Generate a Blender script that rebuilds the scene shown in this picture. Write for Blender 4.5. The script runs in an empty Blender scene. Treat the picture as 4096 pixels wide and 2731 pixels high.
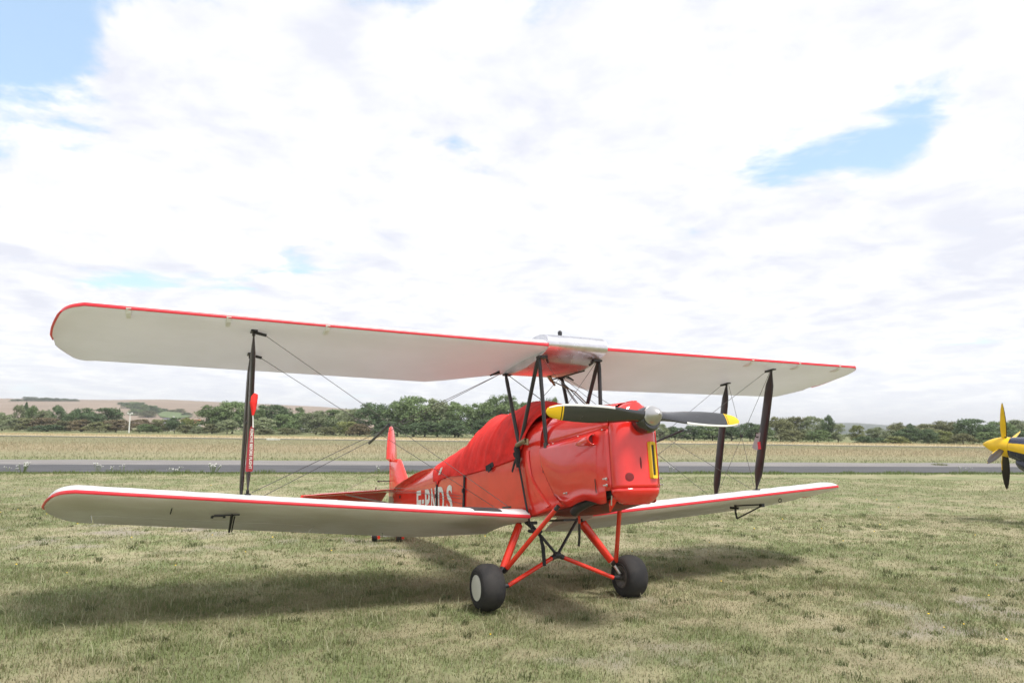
import bpy, bmesh, math, random
import numpy as np
from mathutils import Matrix, Vector
random.seed(7)
RNG = np.random.default_rng(11)
sc = bpy.context.scene
COL = sc.collection

# ------------------------------------------------------------------ camera
CAM_H, CAM_P, CAM_R = 1.5944, 0.1194, -0.0118
cam_d = bpy.data.cameras.new('camera')
cam = bpy.data.objects.new('camera', cam_d); COL.objects.link(cam)
_F = Vector((0, math.cos(CAM_P), math.sin(CAM_P)))
_U = Vector((0, -math.sin(CAM_P), math.cos(CAM_P)))
_X = Vector((1, 0, 0))
_r = math.cos(CAM_R) * _X - math.sin(CAM_R) * _U
_u = math.sin(CAM_R) * _X + math.cos(CAM_R) * _U
cam.matrix_world = Matrix(((_r.x, _u.x, -_F.x, 0), (_r.y, _u.y, -_F.y, 0), (_r.z, _u.z, -_F.z, CAM_H), (0, 0, 0, 1)))
cam_d.sensor_width = 36.0
cam_d.sensor_fit = 'HORIZONTAL'
cam_d.lens = 36 * 2945.5 / 4096
cam_d.clip_start = 0.05
cam_d.clip_end = 12000
cam_d.dof.use_dof = True
cam_d.dof.focus_distance = 6.6
cam_d.dof.aperture_fstop = 3.5
sc.camera = cam

# ------------------------------------------------------------------ sun, sky, exposure
SUN = Vector((0.32, -0.32, 1.0)).normalized()          # towards the sun
sun_d = bpy.data.lights.new('sun', 'SUN')
sun_d.energy = 2.1
sun_d.angle = math.radians(13.0)
sun_d.color = (1.0, 0.955, 0.89)
sun = bpy.data.objects.new('sun', sun_d); COL.objects.link(sun)
sun.rotation_euler = (-SUN).to_track_quat('-Z', 'Y').to_euler()
sun.location = SUN * 60

sc.view_settings.view_transform = 'Standard'
sc.view_settings.look = 'None'
sc.view_settings.gamma = 1
sc.view_settings.use_curve_mapping = False
sc.view_settings.exposure = 1.0
sc.render.engine = 'CYCLES'
sc.cycles.use_denoising = True
sc.cycles.max_bounces = 8
sc.cycles.sample_clamp_indirect = 8

world = bpy.data.worlds.new('World'); sc.world = world
world.use_nodes = True


class NT:
    """small helper to write node trees"""
    def __init__(s, tree):
        s.t = tree; s.n = tree.nodes; s.l = tree.links
    def new(s, typ, **kw):
        n = s.n.new(typ)
        for k, v in kw.items():
            setattr(n, k, v)
        return n
    def link(s, a, b):
        s.l.new(a, b)
    def inp(s, sock, v):
        if hasattr(v, 'bl_rna') and v.bl_rna.identifier.startswith('NodeSocket'):
            s.l.new(v, sock)
        else:
            sock.default_value = v
    def math(s, op, a, b=None, c=None, clamp=False):
        n = s.new('ShaderNodeMath', operation=op, use_clamp=clamp)
        s.inp(n.inputs[0], a)
        if b is not None: s.inp(n.inputs[1], b)
        if c is not None: s.inp(n.inputs[2], c)
        return n.outputs[0]
    def vmath(s, op, a, b=None):
        n = s.new('ShaderNodeVectorMath', operation=op)
        s.inp(n.inputs[0], a)
        if b is not None: s.inp(n.inputs[1], b)
        return n.outputs['Value'] if op in ('DOT_PRODUCT', 'LENGTH') else n.outputs[0]
    def noise(s, vec, scale, detail=4, rough=.55, dist=0, dim='3D'):
        n = s.new('ShaderNodeTexNoise', noise_dimensions=dim)
        if vec is not None: s.link(vec, n.inputs['Vector'])
        n.inputs['Scale'].default_value = scale; n.inputs['Detail'].default_value = detail
        n.inputs['Roughness'].default_value = rough; n.inputs['Distortion'].default_value = dist
        return n.outputs['Fac']
    def ramp(s, fac, stops, interp='LINEAR'):
        n = s.new('ShaderNodeValToRGB'); cr = n.color_ramp; cr.interpolation = interp
        while len(cr.elements) < len(stops): cr.elements.new(.5)
        for e, (p, c) in zip(cr.elements, stops):
            e.position = p; e.color = (*c, 1) if len(c) == 3 else c
        s.link(fac, n.inputs[0])
        return n.outputs[0]
    def mix(s, fac, a, b, blend='MIX'):
        n = s.new('ShaderNodeMix', data_type='RGBA', blend_type=blend)
        s.inp(n.inputs[0], fac)
        for sock, v in ((n.inputs[6], a), (n.inputs[7], b)):
            if isinstance(v, tuple): sock.default_value = (*v, 1) if len(v) == 3 else v
            else: s.link(v, sock)
        return n.outputs[2]
    def smooth(s, v, a, b):
        n = s.new('ShaderNodeMapRange', interpolation_type='SMOOTHSTEP')
        s.inp(n.inputs[0], v); n.inputs[1].default_value = a; n.inputs[2].default_value = b
        return n.outputs[0]


def px_dir(u, v):
    a = (u - 2048) / 2945.5; b = (1365.5 - v) / 2945.5
    return (_F + a * _r + b * _u).normalized()


def build_sky():
    T = NT(world.node_tree); T.n.clear()
    out = T.new('ShaderNodeOutputWorld'); bg = T.new('ShaderNodeBackground')
    T.link(bg.outputs[0], out.inputs[0]); bg.inputs[1].default_value = 0.13
    sky = T.new('ShaderNodeTexSky', sky_type='NISHITA')
    sky.sun_disc = False
    sky.sun_elevation = math.asin(SUN.z)
    sky.sun_rotation = math.atan2(SUN.x, SUN.y)
    sky.altitude = 100; sky.air_density = 1.0; sky.dust_density = 0.6; sky.ozone_density = 1.2
    tc = T.new('ShaderNodeTexCoord'); d = tc.outputs['Generated']
    sep = T.new('ShaderNodeSeparateXYZ'); T.link(d, sep.inputs[0])
    zz = T.math('ADD', T.math('MAXIMUM', sep.outputs[2], 0.0), 0.10)
    comb = T.new('ShaderNodeCombineXYZ')
    T.link(T.math('DIVIDE', sep.outputs[0], zz), comb.inputs[0])
    T.link(T.math('DIVIDE', sep.outputs[1], zz), comb.inputs[1])
    comb.inputs[2].default_value = 3.7
    pl = comb.outputs[0]
    big = T.noise(pl, 0.55, 7, .58, .35)
    puff = T.noise(pl, 2.1, 12, .60, .25)
    sh = T.vmath('ADD', pl, (.10, -.02, .05))
    puff_s = T.noise(sh, 2.1, 12, .60, .25)
    lit = T.math('SUBTRACT', puff, puff_s)                                  # side turned to the sun
    thick = T.noise(pl, .95, 6, .55, .3)
    cov = T.math('ADD', T.math('MULTIPLY', big, 1.00), T.math('MULTIPLY', puff, 1.20))
    cov = T.math('ADD', cov, -0.26)
    # openings in the cloud layer, given by the part of the sky they stand in
    holes = [((-160, -160), .135, .80), ((60, 60), .06, .16), ((330, 30), .05, .12), ((480, 350), .05, .12), ((3300, 610), .060, .20), ((3540, 610), .050, .30), ((3700, 480), .055, .27),
             ((3060, 650), .060, .22), ((4050, 60), .10, .14), ((0, 480), .08, .12), ((1580, 40), .05, .12), ((2560, 800), .05, .10)]
    for (u, v), rad, amt in holes:
        c = px_dir(u, v)
        dist = T.vmath('LENGTH', T.vmath('SUBTRACT', d, tuple(c)))
        q = T.math('DIVIDE', dist, rad)
        g = T.math('EXPONENT', T.math('MULTIPLY', T.math('MULTIPLY', q, q), -1.0))
        cov = T.math('SUBTRACT', cov, T.math('MULTIPLY', g, amt))
    mask = T.smooth(cov, 0.47, 0.68)
    # cloud colour: bright sunlit heads, faint lavender undersides
    t_ = T.math('ADD', T.math('MULTIPLY_ADD', lit, 2.6, .5), T.math('MULTIPLY_ADD', thick, -.85, .425))
    cl = T.ramp(t_, [(.12, (3.36, 3.44, 3.82)), (.36, (3.74, 3.80, 4.07)), (.54, (4.00, 4.04, 4.18)), (.80, (4.75, 4.74, 4.7))])
    # blue of the openings: the clear sky, thin veil over it
    blue = T.mix(0.5, sky.outputs[0], (2.6, 3.5, 4.3))
    # low down the layers close up to a pale band
    low = T.smooth(sep.outputs[2], 0.16, 0.0)
    col = T.mix(mask, blue, cl)
    thin = T.math('MULTIPLY', low, T.math('MULTIPLY', T.math('SUBTRACT', 1.0, mask), .5))
    col = T.mix(thin, col, (4.1, 4.4, 4.7))
    col = T.mix(T.math('MULTIPLY', low, .5), col, (4.15, 4.35, 4.62))
    T.link(col, bg.inputs[0])
build_sky()

# ------------------------------------------------------------------ materials
MATS = {}


def mat(name, col, rough=.5, metal=0., coat=0., var=.12, vscale=6., bump=0., bscale=60., col2=None, rvar=.1, trans=0., spec=.5):
    m = bpy.data.materials.new(name); m.use_nodes = True
    T = NT(m.node_tree); b = T.n['Principled BSDF']
    tc = T.new('ShaderNodeTexCoord'); o = tc.outputs['Object']
    n = T.noise(o, vscale, 5, .6)
    c2 = col2 if col2 else tuple(max(0, c * (1 - var * 2)) for c in col)
    c1 = col if col2 else tuple(min(1, c * (1 + var * .6)) for c in col)
    T.link(T.mix(T.smooth(n, .35, .65), c2, c1), b.inputs['Base Color'])
    rn = T.noise(o, vscale * 2.7, 4, .6)
    T.link(T.math('MULTIPLY_ADD', rn, rvar * 2, rough - rvar, clamp=True), b.inputs['Roughness'])
    b.inputs['Metallic'].default_value = metal
    b.inputs['Specular IOR Level'].default_value = spec
    if coat:
        b.inputs['Coat Weight'].default_value = coat; b.inputs['Coat Roughness'].default_value = .06
    if bump:
        bn = T.new('ShaderNodeBump'); bn.inputs['Strength'].default_value = bump; bn.inputs['Distance'].default_value = .004
        T.link(T.noise(o, bscale, 4, .6), bn.inputs['Height']); T.link(bn.outputs[0], b.inputs['Normal'])
    if trans:
        b.inputs['Transmission Weight'].default_value = trans
    MATS[name] = m
    return m


def fabric_mat(name, col, col2):
    """doped fabric: satin, a little light comes through"""
    m = bpy.data.materials.new(name); m.use_nodes = True
    T = NT(m.node_tree); b = T.n['Principled BSDF']; out = T.n['Material Output']
    tc = T.new('ShaderNodeTexCoord'); o = tc.outputs['Object']
    n = T.noise(o, 1.7, 6, .65)
    c = T.mix(T.smooth(n, .35, .7), col2, col)
    T.link(c, b.inputs['Base Color']); b.inputs['Roughness'].default_value = .42
    bn = T.new('ShaderNodeBump'); bn.inputs['Strength'].default_value = .12; bn.inputs['Distance'].default_value = .003
    T.link(T.noise(o, 14, 3, .5), bn.inputs['Height']); T.link(bn.outputs[0], b.inputs['Normal'])
    tr = T.new('ShaderNodeBsdfTranslucent'); T.link(c, tr.inputs[0])
    mx = T.new('ShaderNodeMixShader'); mx.inputs[0].default_value = .24
    T.link(b.outputs[0], mx.inputs[1]); T.link(tr.outputs[0], mx.inputs[2]); T.link(mx.outputs[0], out.inputs[0])
    MATS[name] = m
    return m


mat('cowl_paint', (.78, .026, .020), .10, rvar=.04, coat=.8, var=.05, vscale=2.5, bump=.16, bscale=6.0)
mat('red_paint', (.85, .038, .023), .22, rvar=.06, coat=.5, var=.06, vscale=2.5, bump=.10, bscale=5)
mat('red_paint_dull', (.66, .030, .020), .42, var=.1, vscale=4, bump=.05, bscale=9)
mat('red_cloth', (.86, .040, .033), .82, var=.10, vscale=5, bump=.4, bscale=180, spec=.25)
mat('red_trim', (.78, .035, .055), .38, var=.05)
mat('red_tube', (.78, .040, .018), .16, coat=.3, var=.05)
mat('shaded_belly', (.22, .030, .022), .55, col2=(.10, .035, .028), vscale=3)  # red of the cowling belly, its shade painted into the colour
mat('dull_steel', (.16, .15, .14), .5, metal=.5, var=.25, vscale=20)
mat('pennant_red', (.36, .030, .040), .7)
mat('maroon', (.20, .012, .014), .5, var=.1)
fabric_mat('white_fabric', (.885, .88, .905), (.84, .835, .855))
fabric_mat('white_fabric_shaded', (.78, .755, .71), (.67, .63, .57))  # darker copy of the white fabric, underside shade painted in
mat('white_paint', (.80, .80, .77), .45, var=.04)
mat('off_white', (.66, .66, .60), .5, var=.06)
mat('tank_metal', (.72, .72, .76), .30, metal=.85, var=.06, vscale=8, bump=.03, bscale=30)
mat('bare_metal', (.62, .61, .58), .34, metal=.9, var=.08)
mat('spinner_metal', (.54, .535, .53), .34, metal=.8, var=.03, vscale=3)
mat('black_metal', (.028, .028, .032), .38, var=.1)
mat('black_cloth', (.020, .020, .023), .8, var=.15)
mat('black_prop', (.020, .021, .025), .24, spec=.9, coat=.4, var=.08, vscale=4)
mat('dark_wood', (.030, .020, .018), .35, col2=(.020, .017, .018), vscale=3, coat=.15)
mat('tyre_rubber', (.040, .038, .037), .80, col2=(.024, .024, .026), vscale=7, bump=.15, bscale=50, spec=.3)
mat('yellow_paint', (.82, .52, .012), .35, var=.04)
mat('navy_paint', (.018, .022, .052), .26, coat=.3, var=.06)
mat('wire_steel', (.16, .15, .15), .45, metal=.6, var=.1)
mat('brass', (.30, .23, .13), .42, metal=.8, var=.15)
mat('walkway_black', (.045, .036, .038), .85, var=.15, vscale=30)
mat('dark_bay', (.030, .020, .018), .8, var=.2)
mat('dark_mesh', (.05, .05, .045), .7, var=.2, vscale=60)
mat('grey_plate', (.46, .44, .46), .5, var=.05)


def M(n):
    return MATS[n]


# ------------------------------------------------------------------ mesh helpers
def tag(o, label, cat, group=None):
    o['label'] = label; o['category'] = cat
    if group: o['group'] = group
    return o


def structure(o):
    o['kind'] = 'structure'; return o


def empty(name, loc=(0, 0, 0), parent=None):
    o = bpy.data.objects.new(name, None); COL.objects.link(o); o.location = loc
    o.empty_display_size = .2
    if parent: o.parent = parent
    return o


class MB:
    def __init__(s):
        s.v = []; s.f = []; s.m = []
    def add(s, vs, fs, mi=0):
        k = len(s.v); s.v += [tuple(map(float, q)) for q in vs]
        s.f += [tuple(i + k for i in f) for f in fs]; s.m += [mi] * len(fs)
    def loft(s, secs, closed=True, caps=True, mi=0):
        n = len(secs[0]); vs = [q for sec in secs for q in sec]; fs = []
        for i in range(len(secs) - 1):
            for j in range(n if closed else n - 1):
                a = i * n + j; b = i * n + (j + 1) % n
                fs.append((a, b, b + n, a + n))
        if caps and closed:
            fs.append(tuple(range(n - 1, -1, -1))); fs.append(tuple(range((len(secs) - 1) * n, len(secs) * n)))
        s.add(vs, fs, mi)
    def tube(s, pts, rad, seg=10, flat=1.0, up=(0, 0, 1), caps=True, mi=0):
        """round (or flattened) tube along pts; rad: number or list; flat = ratio of second half-axis, first axis lies along up"""
        pts = [Vector(q) for q in pts]
        if not isinstance(rad, (list, tuple)): rad = [rad] * len(pts)
        secs = []
        for i, q in enumerate(pts):
            t = (pts[min(i + 1, len(pts) - 1)] - pts[max(i - 1, 0)]).normalized()
            a = Vector(up) - t * t.dot(Vector(up))
            if a.length < 1e-3: a = Vector((1, 0, 0)) - t * t.x
            if a.length < 1e-3: a = Vector((0, 1, 0)) - t * t.y
            a.normalize(); b = t.cross(a)
            secs.append([q + rad[i] * (math.cos(w) * a + flat * math.sin(w) * b) for w in [2 * math.pi * k / seg for k in range(seg)]])
        s.loft(secs, True, caps, mi)
    def box(s, c, d, rot=None, mi=0, bev=0):
        c = Vector(c); x, y, z = [q / 2 for q in d]
        R_ = rot if rot else Matrix.Identity(3)
        vs = [c + R_ @ Vector((i * x, j * y, k * z)) for i in (-1, 1) for j in (-1, 1) for k in (-1, 1)]
        s.add(vs, [(0, 1, 3, 2), (4, 6, 7, 5), (0, 4, 5, 1), (2, 3, 7, 6), (0, 2, 6, 4), (1, 5, 7, 3)], mi)
    def lathe(s, c, axis, prof, seg=24, mi=0):
        """prof: list of (distance along axis, radius)"""
        c = Vector(c); ax = Vector(axis).normalized()
        a = Vector((0, 0, 1)) if abs(ax.z) < .9 else Vector((1, 0, 0))
        a = (a - ax * a.dot(ax)).normalized(); b = ax.cross(a)
        s.loft([[c + ax * h + r * (math.cos(w) * a + math.sin(w) * b) for w in [2 * math.pi * k / seg for k in range(seg)]] for h, r in prof], True, True, mi)
    def pieces(s):
        """groups of faces that stand apart from each other"""
        n = len(s.v); p = list(range(n))
        def find(i):
            while p[i] != i:
                p[i] = p[p[i]]; i = p[i]
            return i
        for f in s.f:
            r = find(f[0])
            for i in f[1:]: p[find(i)] = r
        isl = {}
        for k, f in enumerate(s.f): isl.setdefault(find(f[0]), []).append(k)
        if len(isl) < 2 or len(isl) > 60: return [list(range(len(s.f)))]
        A = []
        for fs in isl.values():
            q = np.array([s.v[i] for k in fs for i in s.f[k]]); A.append([q.min(0) - .004, q.max(0) + .004, fs])
        done = False
        while not done:
            done = True
            for i in range(len(A)):
                for j in range(i + 1, len(A)):
                    if (A[i][0] <= A[j][1]).all() and (A[j][0] <= A[i][1]).all():
                        A[i] = [np.minimum(A[i][0], A[j][0]), np.maximum(A[i][1], A[j][1]), A[i][2] + A[j][2]]; A.pop(j); done = False; break
                if not done: break
        return [a[2] for a in A]
    def build(s, name, mats, parent=None, smooth=True, angle=35, split=True):
        pc = s.pieces() if split and parent is not None else [0]
        if len(pc) > 1:
            first = None
            for fs in pc:
                b = MB(); mp = {}
                for k in fs:
                    for i in s.f[k]:
                        if i not in mp: mp[i] = len(b.v); b.v.append(s.v[i])
                    b.f.append(tuple(mp[i] for i in s.f[k])); b.m.append(s.m[k])
                o = b.build(name, mats, parent, smooth, angle, False)
                first = first or o
            return first
        me = bpy.data.meshes.new(name); me.from_pydata(s.v, [], s.f)
        if not isinstance(mats, (list, tuple)): mats = [mats]
        for m in mats: me.materials.append(M(m) if isinstance(m, str) else m)
        if len(mats) > 1: me.polygons.foreach_set('material_index', s.m)
        me.update()
        bm = bmesh.new(); bm.from_mesh(me); bmesh.ops.recalc_face_normals(bm, faces=bm.faces); bm.to_mesh(me); bm.free()
        if smooth:
            me.polygons.foreach_set('use_smooth', [True] * len(me.polygons))
            me.set_sharp_from_angle(angle=math.radians(angle))
        o = bpy.data.objects.new(name, me); COL.objects.link(o)
        if parent: o.parent = parent
        return o


def quick(name, m, parent, fn, *a, **k):
    b = MB(); fn(b, *a, **k); return b.build(name, m, parent)


def tube(name, m, parent, pts, rad, **k):
    b = MB(); b.tube(pts, rad, **k); return b.build(name, m, parent)


def lerp(a, b, t):
    return a + (b - a) * t


def interp(x, xs, ys):
    return float(np.interp(x, xs, ys))

# ------------------------------------------------------------------ ground
_tab = np.random.default_rng(5).random((256, 256))


def vnoise(x, y, scale, seed=0):
    x = np.asarray(x) / scale + seed * 17.31; y = np.asarray(y) / scale + seed * 9.77
    xi = np.floor(x).astype(int); yi = np.floor(y).astype(int)
    fx = x - xi; fy = y - yi; fx = fx * fx * (3 - 2 * fx); fy = fy * fy * (3 - 2 * fy)
    g = lambda i, j: _tab[(xi + i) & 255, (yi + j) & 255]
    return (g(0, 0) * (1 - fx) + g(1, 0) * fx) * (1 - fy) + (g(0, 1) * (1 - fx) + g(1, 1) * fx) * fy


def fbm(x, y, scale, seed=0, oct=4):
    s = 0; a = .5; t = 0
    for i in range(oct):
        s = s + a * vnoise(x, y, scale / 2 ** i, seed + i * 3); t += a; a *= .55
    return s / t


def sstep(v, a, b):
    t = np.clip((v - a) / (b - a), 0, 1); return t * t * (3 - 2 * t)


STRAW = np.array((.322, .292, .184)); GREEN = np.array((.190, .222, .102)); DULL = np.array((.262, .250, .145))
GRAVEL = np.array((.275, .245, .205)); RUST = np.array((.335, .268, .165)); PALE = np.array((.50, .42, .26)); SOIL = np.array((.19, .145, .10))


def bare(x, y):
    """thin, stony places of the lawn (0..1)"""
    b = np.zeros_like(x)
    for cx, cy, rx, ry, a in ((-5.6, 11.3, 2.3, 1.5, .8), (-2.6, 10.6, 2.0, .9, .6), (4.0, 7.1, 1.3, .8, .75), (3.6, 5.9, .9, .8, .7), (1.2, 5.5, .8, .5, .45), (-1.6, 12.5, 3., .8, .4), (5.4, 8.3, 1.5, .6, .4)):
        b = np.maximum(b, .8 * a * np.exp(-((x - cx) / rx) ** 2 - ((y - cy) / ry) ** 2))
    n = fbm(x, y, .42, 21, 5)
    return np.clip(sstep(b + (n - .5) * 1.9, .34, .95), 0, 1) * .8


def lush(x, y):
    return np.clip(.55 * sstep(fbm(x, y, 1.1, 2), .30, .66) + .65 * sstep(fbm(x, y, .24, 8), .38, .66) - .06, 0, 1)


def tint(x, y):
    y1 = y - .19 * x
    n = fbm(x, y, 2.5, 31)[:, None]; n2 = fbm(x, y, .25, 41)[:, None]
    g = lush(x, y)[:, None]; b = bare(x, y)[:, None]
    lawn = STRAW * (1 - g) + GREEN * g
    lawn = lawn * (.80 + .40 * n2)
    lawn = lawn * (1 - .25 * (n - .5))
    lawn = lawn * (1 - b) + GRAVEL * (.75 + .5 * n2) * b
    # meadow beyond the taxiway
    m = sstep(fbm(x, y, 6., 51), .35, .65)[:, None]
    band = sstep(y1, 46, 54)[:, None] * (1 - sstep(y1, 64, 80))[:, None]
    mead = DULL * (1 - .5 * m) + STRAW * .9 * (.5 * m)
    mead = mead * (1 - .6 * band) + (RUST * (.8 + .4 * n2)) * .6 * band
    grn = (1 - sstep(y1, 38.5, 43))[:, None]
    mead = mead * (1 - .6 * grn) + np.array((.15, .185, .075)) * .6 * grn
    f = sstep(y1, 36, 38)[:, None]
    c = lawn * (1 - f) + mead * f
    # far mown strip and pale dry strip before the trees
    far = sstep(y, 80, 92)[:, None]
    c = c * (1 - far) + np.array((.25, .24, .135)) * far
    dry = (sstep(y + 6 * fbm(x, y, 9., 61), 107, 110) * (1 - sstep(y, 124, 130)))[:, None]
    c = c * (1 - dry) + PALE * (.8 + .4 * n2) * dry
    end = sstep(y, 128, 134)[:, None]
    c = c * (1 - end) + np.array((.19, .20, .095)) * end
    return np.clip(c, 0.01, 1)


def height(x, y):
    h = (fbm(x, y, 1.3, 71) - .5) * .05 + (fbm(x, y, .3, 75, 2) - .5) * .022
    near = 1 - sstep(np.hypot(x - .6, y - 7), 12, 20)
    return h * near - .012 + .014 * near


def make_ground():
    def axis(parts):
        a = []
        for s, e, n in parts: a += list(np.linspace(s, e, n, endpoint=False))
        a.append(parts[-1][1]); return np.array(a)
    xs = axis([(-5000, -600, 8), (-600, -150, 15), (-150, -40, 36), (-40, -12, 70), (-12, 12, 230), (12, 40, 70), (40, 150, 36), (150, 600, 15), (600, 5000, 8)])
    ys = axis([(-3000, -60, 8), (-60, 0, 20), (0, 3.5, 15), (3.5, 16, 140), (16, 40, 120), (40, 135, 110), (135, 600, 30), (600, 7000, 14)])
    X, Y = np.meshgrid(xs, ys); x = X.ravel(); y = Y.ravel()
    z = height(x, y)
    nx, ny = len(xs), len(ys)
    i = np.arange(nx - 1); j = np.arange(ny - 1); J, I = np.meshgrid(j, i, indexing='ij')
    a = (J * nx + I).ravel()
    faces = np.stack([a, a + 1, a + 1 + nx, a + nx], 1)
    me = bpy.data.meshes.new('ground')
    me.vertices.add(len(x)); me.vertices.foreach_set('co', np.stack([x, y, z], 1).ravel())
    me.loops.add(faces.size); me.loops.foreach_set('vertex_index', faces.ravel())
    me.polygons.add(len(faces)); me.polygons.foreach_set('loop_start', np.arange(0, faces.size, 4))
    me.update(calc_edges=True)
    me.polygons.foreach_set('use_smooth', np.ones(len(faces), bool))
    ca = me.color_attributes.new('tint', 'FLOAT_COLOR', 'POINT')
    ca.data.foreach_set('color', np.concatenate([tint(x, y), np.ones((len(x), 1))], 1).ravel())
    o = bpy.data.objects.new('ground', me); COL.objects.link(o); structure(o)
    m = bpy.data.materials.new('ground'); m.use_nodes = True
    T = NT(m.node_tree); b = T.n['Principled BSDF']
    at = T.new('ShaderNodeVertexColor'); at.layer_name = 'tint'
    geo = T.new('ShaderNodeNewGeometry'); pos = geo.outputs['Position']
    n1 = T.noise(pos, 22, 6, .7); n2 = T.noise(pos, 1.1, 5, .65); n3 = T.noise(pos, .09, 5, .6)
    f = T.math('MULTIPLY', T.math('MULTIPLY_ADD', n1, .5, .73), T.math('MULTIPLY_ADD', n2, .34, .82))
    f = T.math('MULTIPLY', f, T.math('MULTIPLY_ADD', n3, .45, .76))
    cc = T.new('ShaderNodeCombineXYZ')
    for k in range(3): T.link(f, cc.inputs[k])
    T.link(T.mix(1.0, at.outputs[0], cc.outputs[0], 'MULTIPLY'), b.inputs['Base Color'])
    b.inputs['Roughness'].default_value = .95; b.inputs['Specular IOR Level'].default_value = .15
    bp = T.new('ShaderNodeBump'); bp.inputs['Strength'].default_value = .7; bp.inputs['Distance'].default_value = .03
    T.link(n1, bp.inputs['Height']); T.link(bp.outputs[0], b.inputs['Normal'])
    me.materials.append(m)
    return o
make_ground()


def strip_sheet(name, y0, y1, slope, z, m, rag0, rag1, x0=-120, x1=120, n=900, seed=3):
    """a band of paving along y = slope*x + [y0,y1] with ragged edges"""
    xs = np.linspace(x0, x1, n)
    def edge(yc, rag, s):
        return yc + slope * xs + rag * ((fbm(xs, xs * 0, 2.2, s) - .5) * 2 + (fbm(xs, xs * 0, .5, s + 5) - .5) * .9)
    a = edge(y0, rag0, seed); d = edge(y1, rag1, seed + 9)
    vs = []; rows = 4
    for k in range(rows + 1):
        t = k / rows
        vs += [(x, (1 - t) * p + t * q, z + .05 * math.sin(math.pi * t)) for x, p, q in zip(xs, a, d)]
    fs = [(k * n + i, k * n + i + 1, (k + 1) * n + i + 1, (k + 1) * n + i) for k in range(rows) for i in range(n - 1)]
    b = MB(); b.add(vs, fs); o = b.build(name, m); structure(o); return o


def paving_mat(name, c1, c2, scale=3., rough=.85, speck=.5):
    m = bpy.data.materials.new(name); m.use_nodes = True
    T = NT(m.node_tree); b = T.n['Principled BSDF']
    geo = T.new('ShaderNodeNewGeometry'); pos = geo.outputs['Position']
    mp = T.new('ShaderNodeMapping'); T.link(pos, mp.inputs[0]); mp.inputs['Rotation'].default_value = (0, 0, -math.atan(.19)); mp.inputs['Scale'].default_value = (.25, 1.6, 1)
    n = T.noise(mp.outputs[0], scale * .35, 6, .6); g = T.noise(pos, 40, 3, .7)
    c = T.mix(T.smooth(n, .3, .7), c1, c2)
    f = T.math('MULTIPLY_ADD', g, speck, 1 - speck / 2)
    cc = T.new('ShaderNodeCombineXYZ')
    for k in range(3): T.link(f, cc.inputs[k])
    T.link(T.mix(1.0, c, cc.outputs[0], 'MULTIPLY'), b.inputs['Base Color'])
    b.inputs['Roughness'].default_value = rough
    bp = T.new('ShaderNodeBump'); bp.inputs['Strength'].default_value = .4; bp.inputs['Distance'].default_value = .01
    T.link(g, bp.inputs['Height']); T.link(bp.outputs[0], b.inputs['Normal'])
    return m


strip_sheet('gravel_shoulder', 33.0, 38.0, .19, .006, paving_mat('gravel', (.165, .155, .150), (.235, .22, .21), 4, .9, .8), .3, .55, seed=4)
strip_sheet('taxiway', 28.0, 33.4, .19, .012, paving_mat('asphalt', (.045, .045, .050), (.082, .082, .086), 3, .8, .4), .22, .14, seed=14)
strip_sheet('runway', 98.0, 102.0, 0.0, .012, paving_mat('old_asphalt', (.075, .073, .070), (.10, .097, .09), 3, .85, .4), .5, .5, -260, 260, 700, seed=24)


# grass: one tapering blade per triangle, joined into one mesh per stretch
def blades(name, x, y, h, w, lean, col, label, cat):
    n = len(x)
    ang = RNG.random(n) * 2 * np.pi
    dx = np.cos(ang) * w / 2; dy = np.sin(ang) * w / 2
    la = RNG.random(n) * 2 * np.pi; ll = h * lean * (.2 + RNG.random(n))
    z = height(x, y) - .004
    bend = .45
    v = np.empty((n, 5, 3))
    tx = x + np.cos(la) * ll; ty = y + np.sin(la) * ll
    mx = x + np.cos(la) * ll * .3; my = y + np.sin(la) * ll * .3
    v[:, 0] = np.stack([x - dx, y - dy, z], 1); v[:, 1] = np.stack([x + dx, y + dy, z], 1)
    v[:, 2] = np.stack([mx + dx * .7, my + dy * .7, z + h * .55], 1); v[:, 3] = np.stack([mx - dx * .7, my - dy * .7, z + h * .55], 1)
    v[:, 4] = np.stack([tx, ty, z + h * (1 - .35 * lean)], 1)
    base = (np.arange(n) * 5)[:, None]
    tri = np.concatenate([base + np.array([[0, 1, 2]]), base + np.array([[0, 2, 3]]), base + np.array([[3, 2, 4]])], 1).reshape(-1, 3)
    me = bpy.data.meshes.new(name)
    me.vertices.add(n * 5); me.vertices.foreach_set('co', v.ravel())
    me.loops.add(tri.size); me.loops.foreach_set('vertex_index', tri.ravel().astype(np.int32))
    me.polygons.add(len(tri)); me.polygons.foreach_set('loop_start', np.arange(0, tri.size, 3))
    me.update(calc_edges=True)
    ca = me.color_attributes.new('tint', 'FLOAT_COLOR', 'POINT')
    c = np.concatenate([np.clip(col, .01, 1), np.ones((n, 1))], 1)
    ca.data.foreach_set('color', np.repeat(c, 5, 0).ravel())
    me.materials.append(grass_mat())
    o = bpy.data.objects.new(name, me); COL.objects.link(o)
    o['kind'] = 'stuff'; o['label'] = label; o['category'] = cat
    return o


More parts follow.
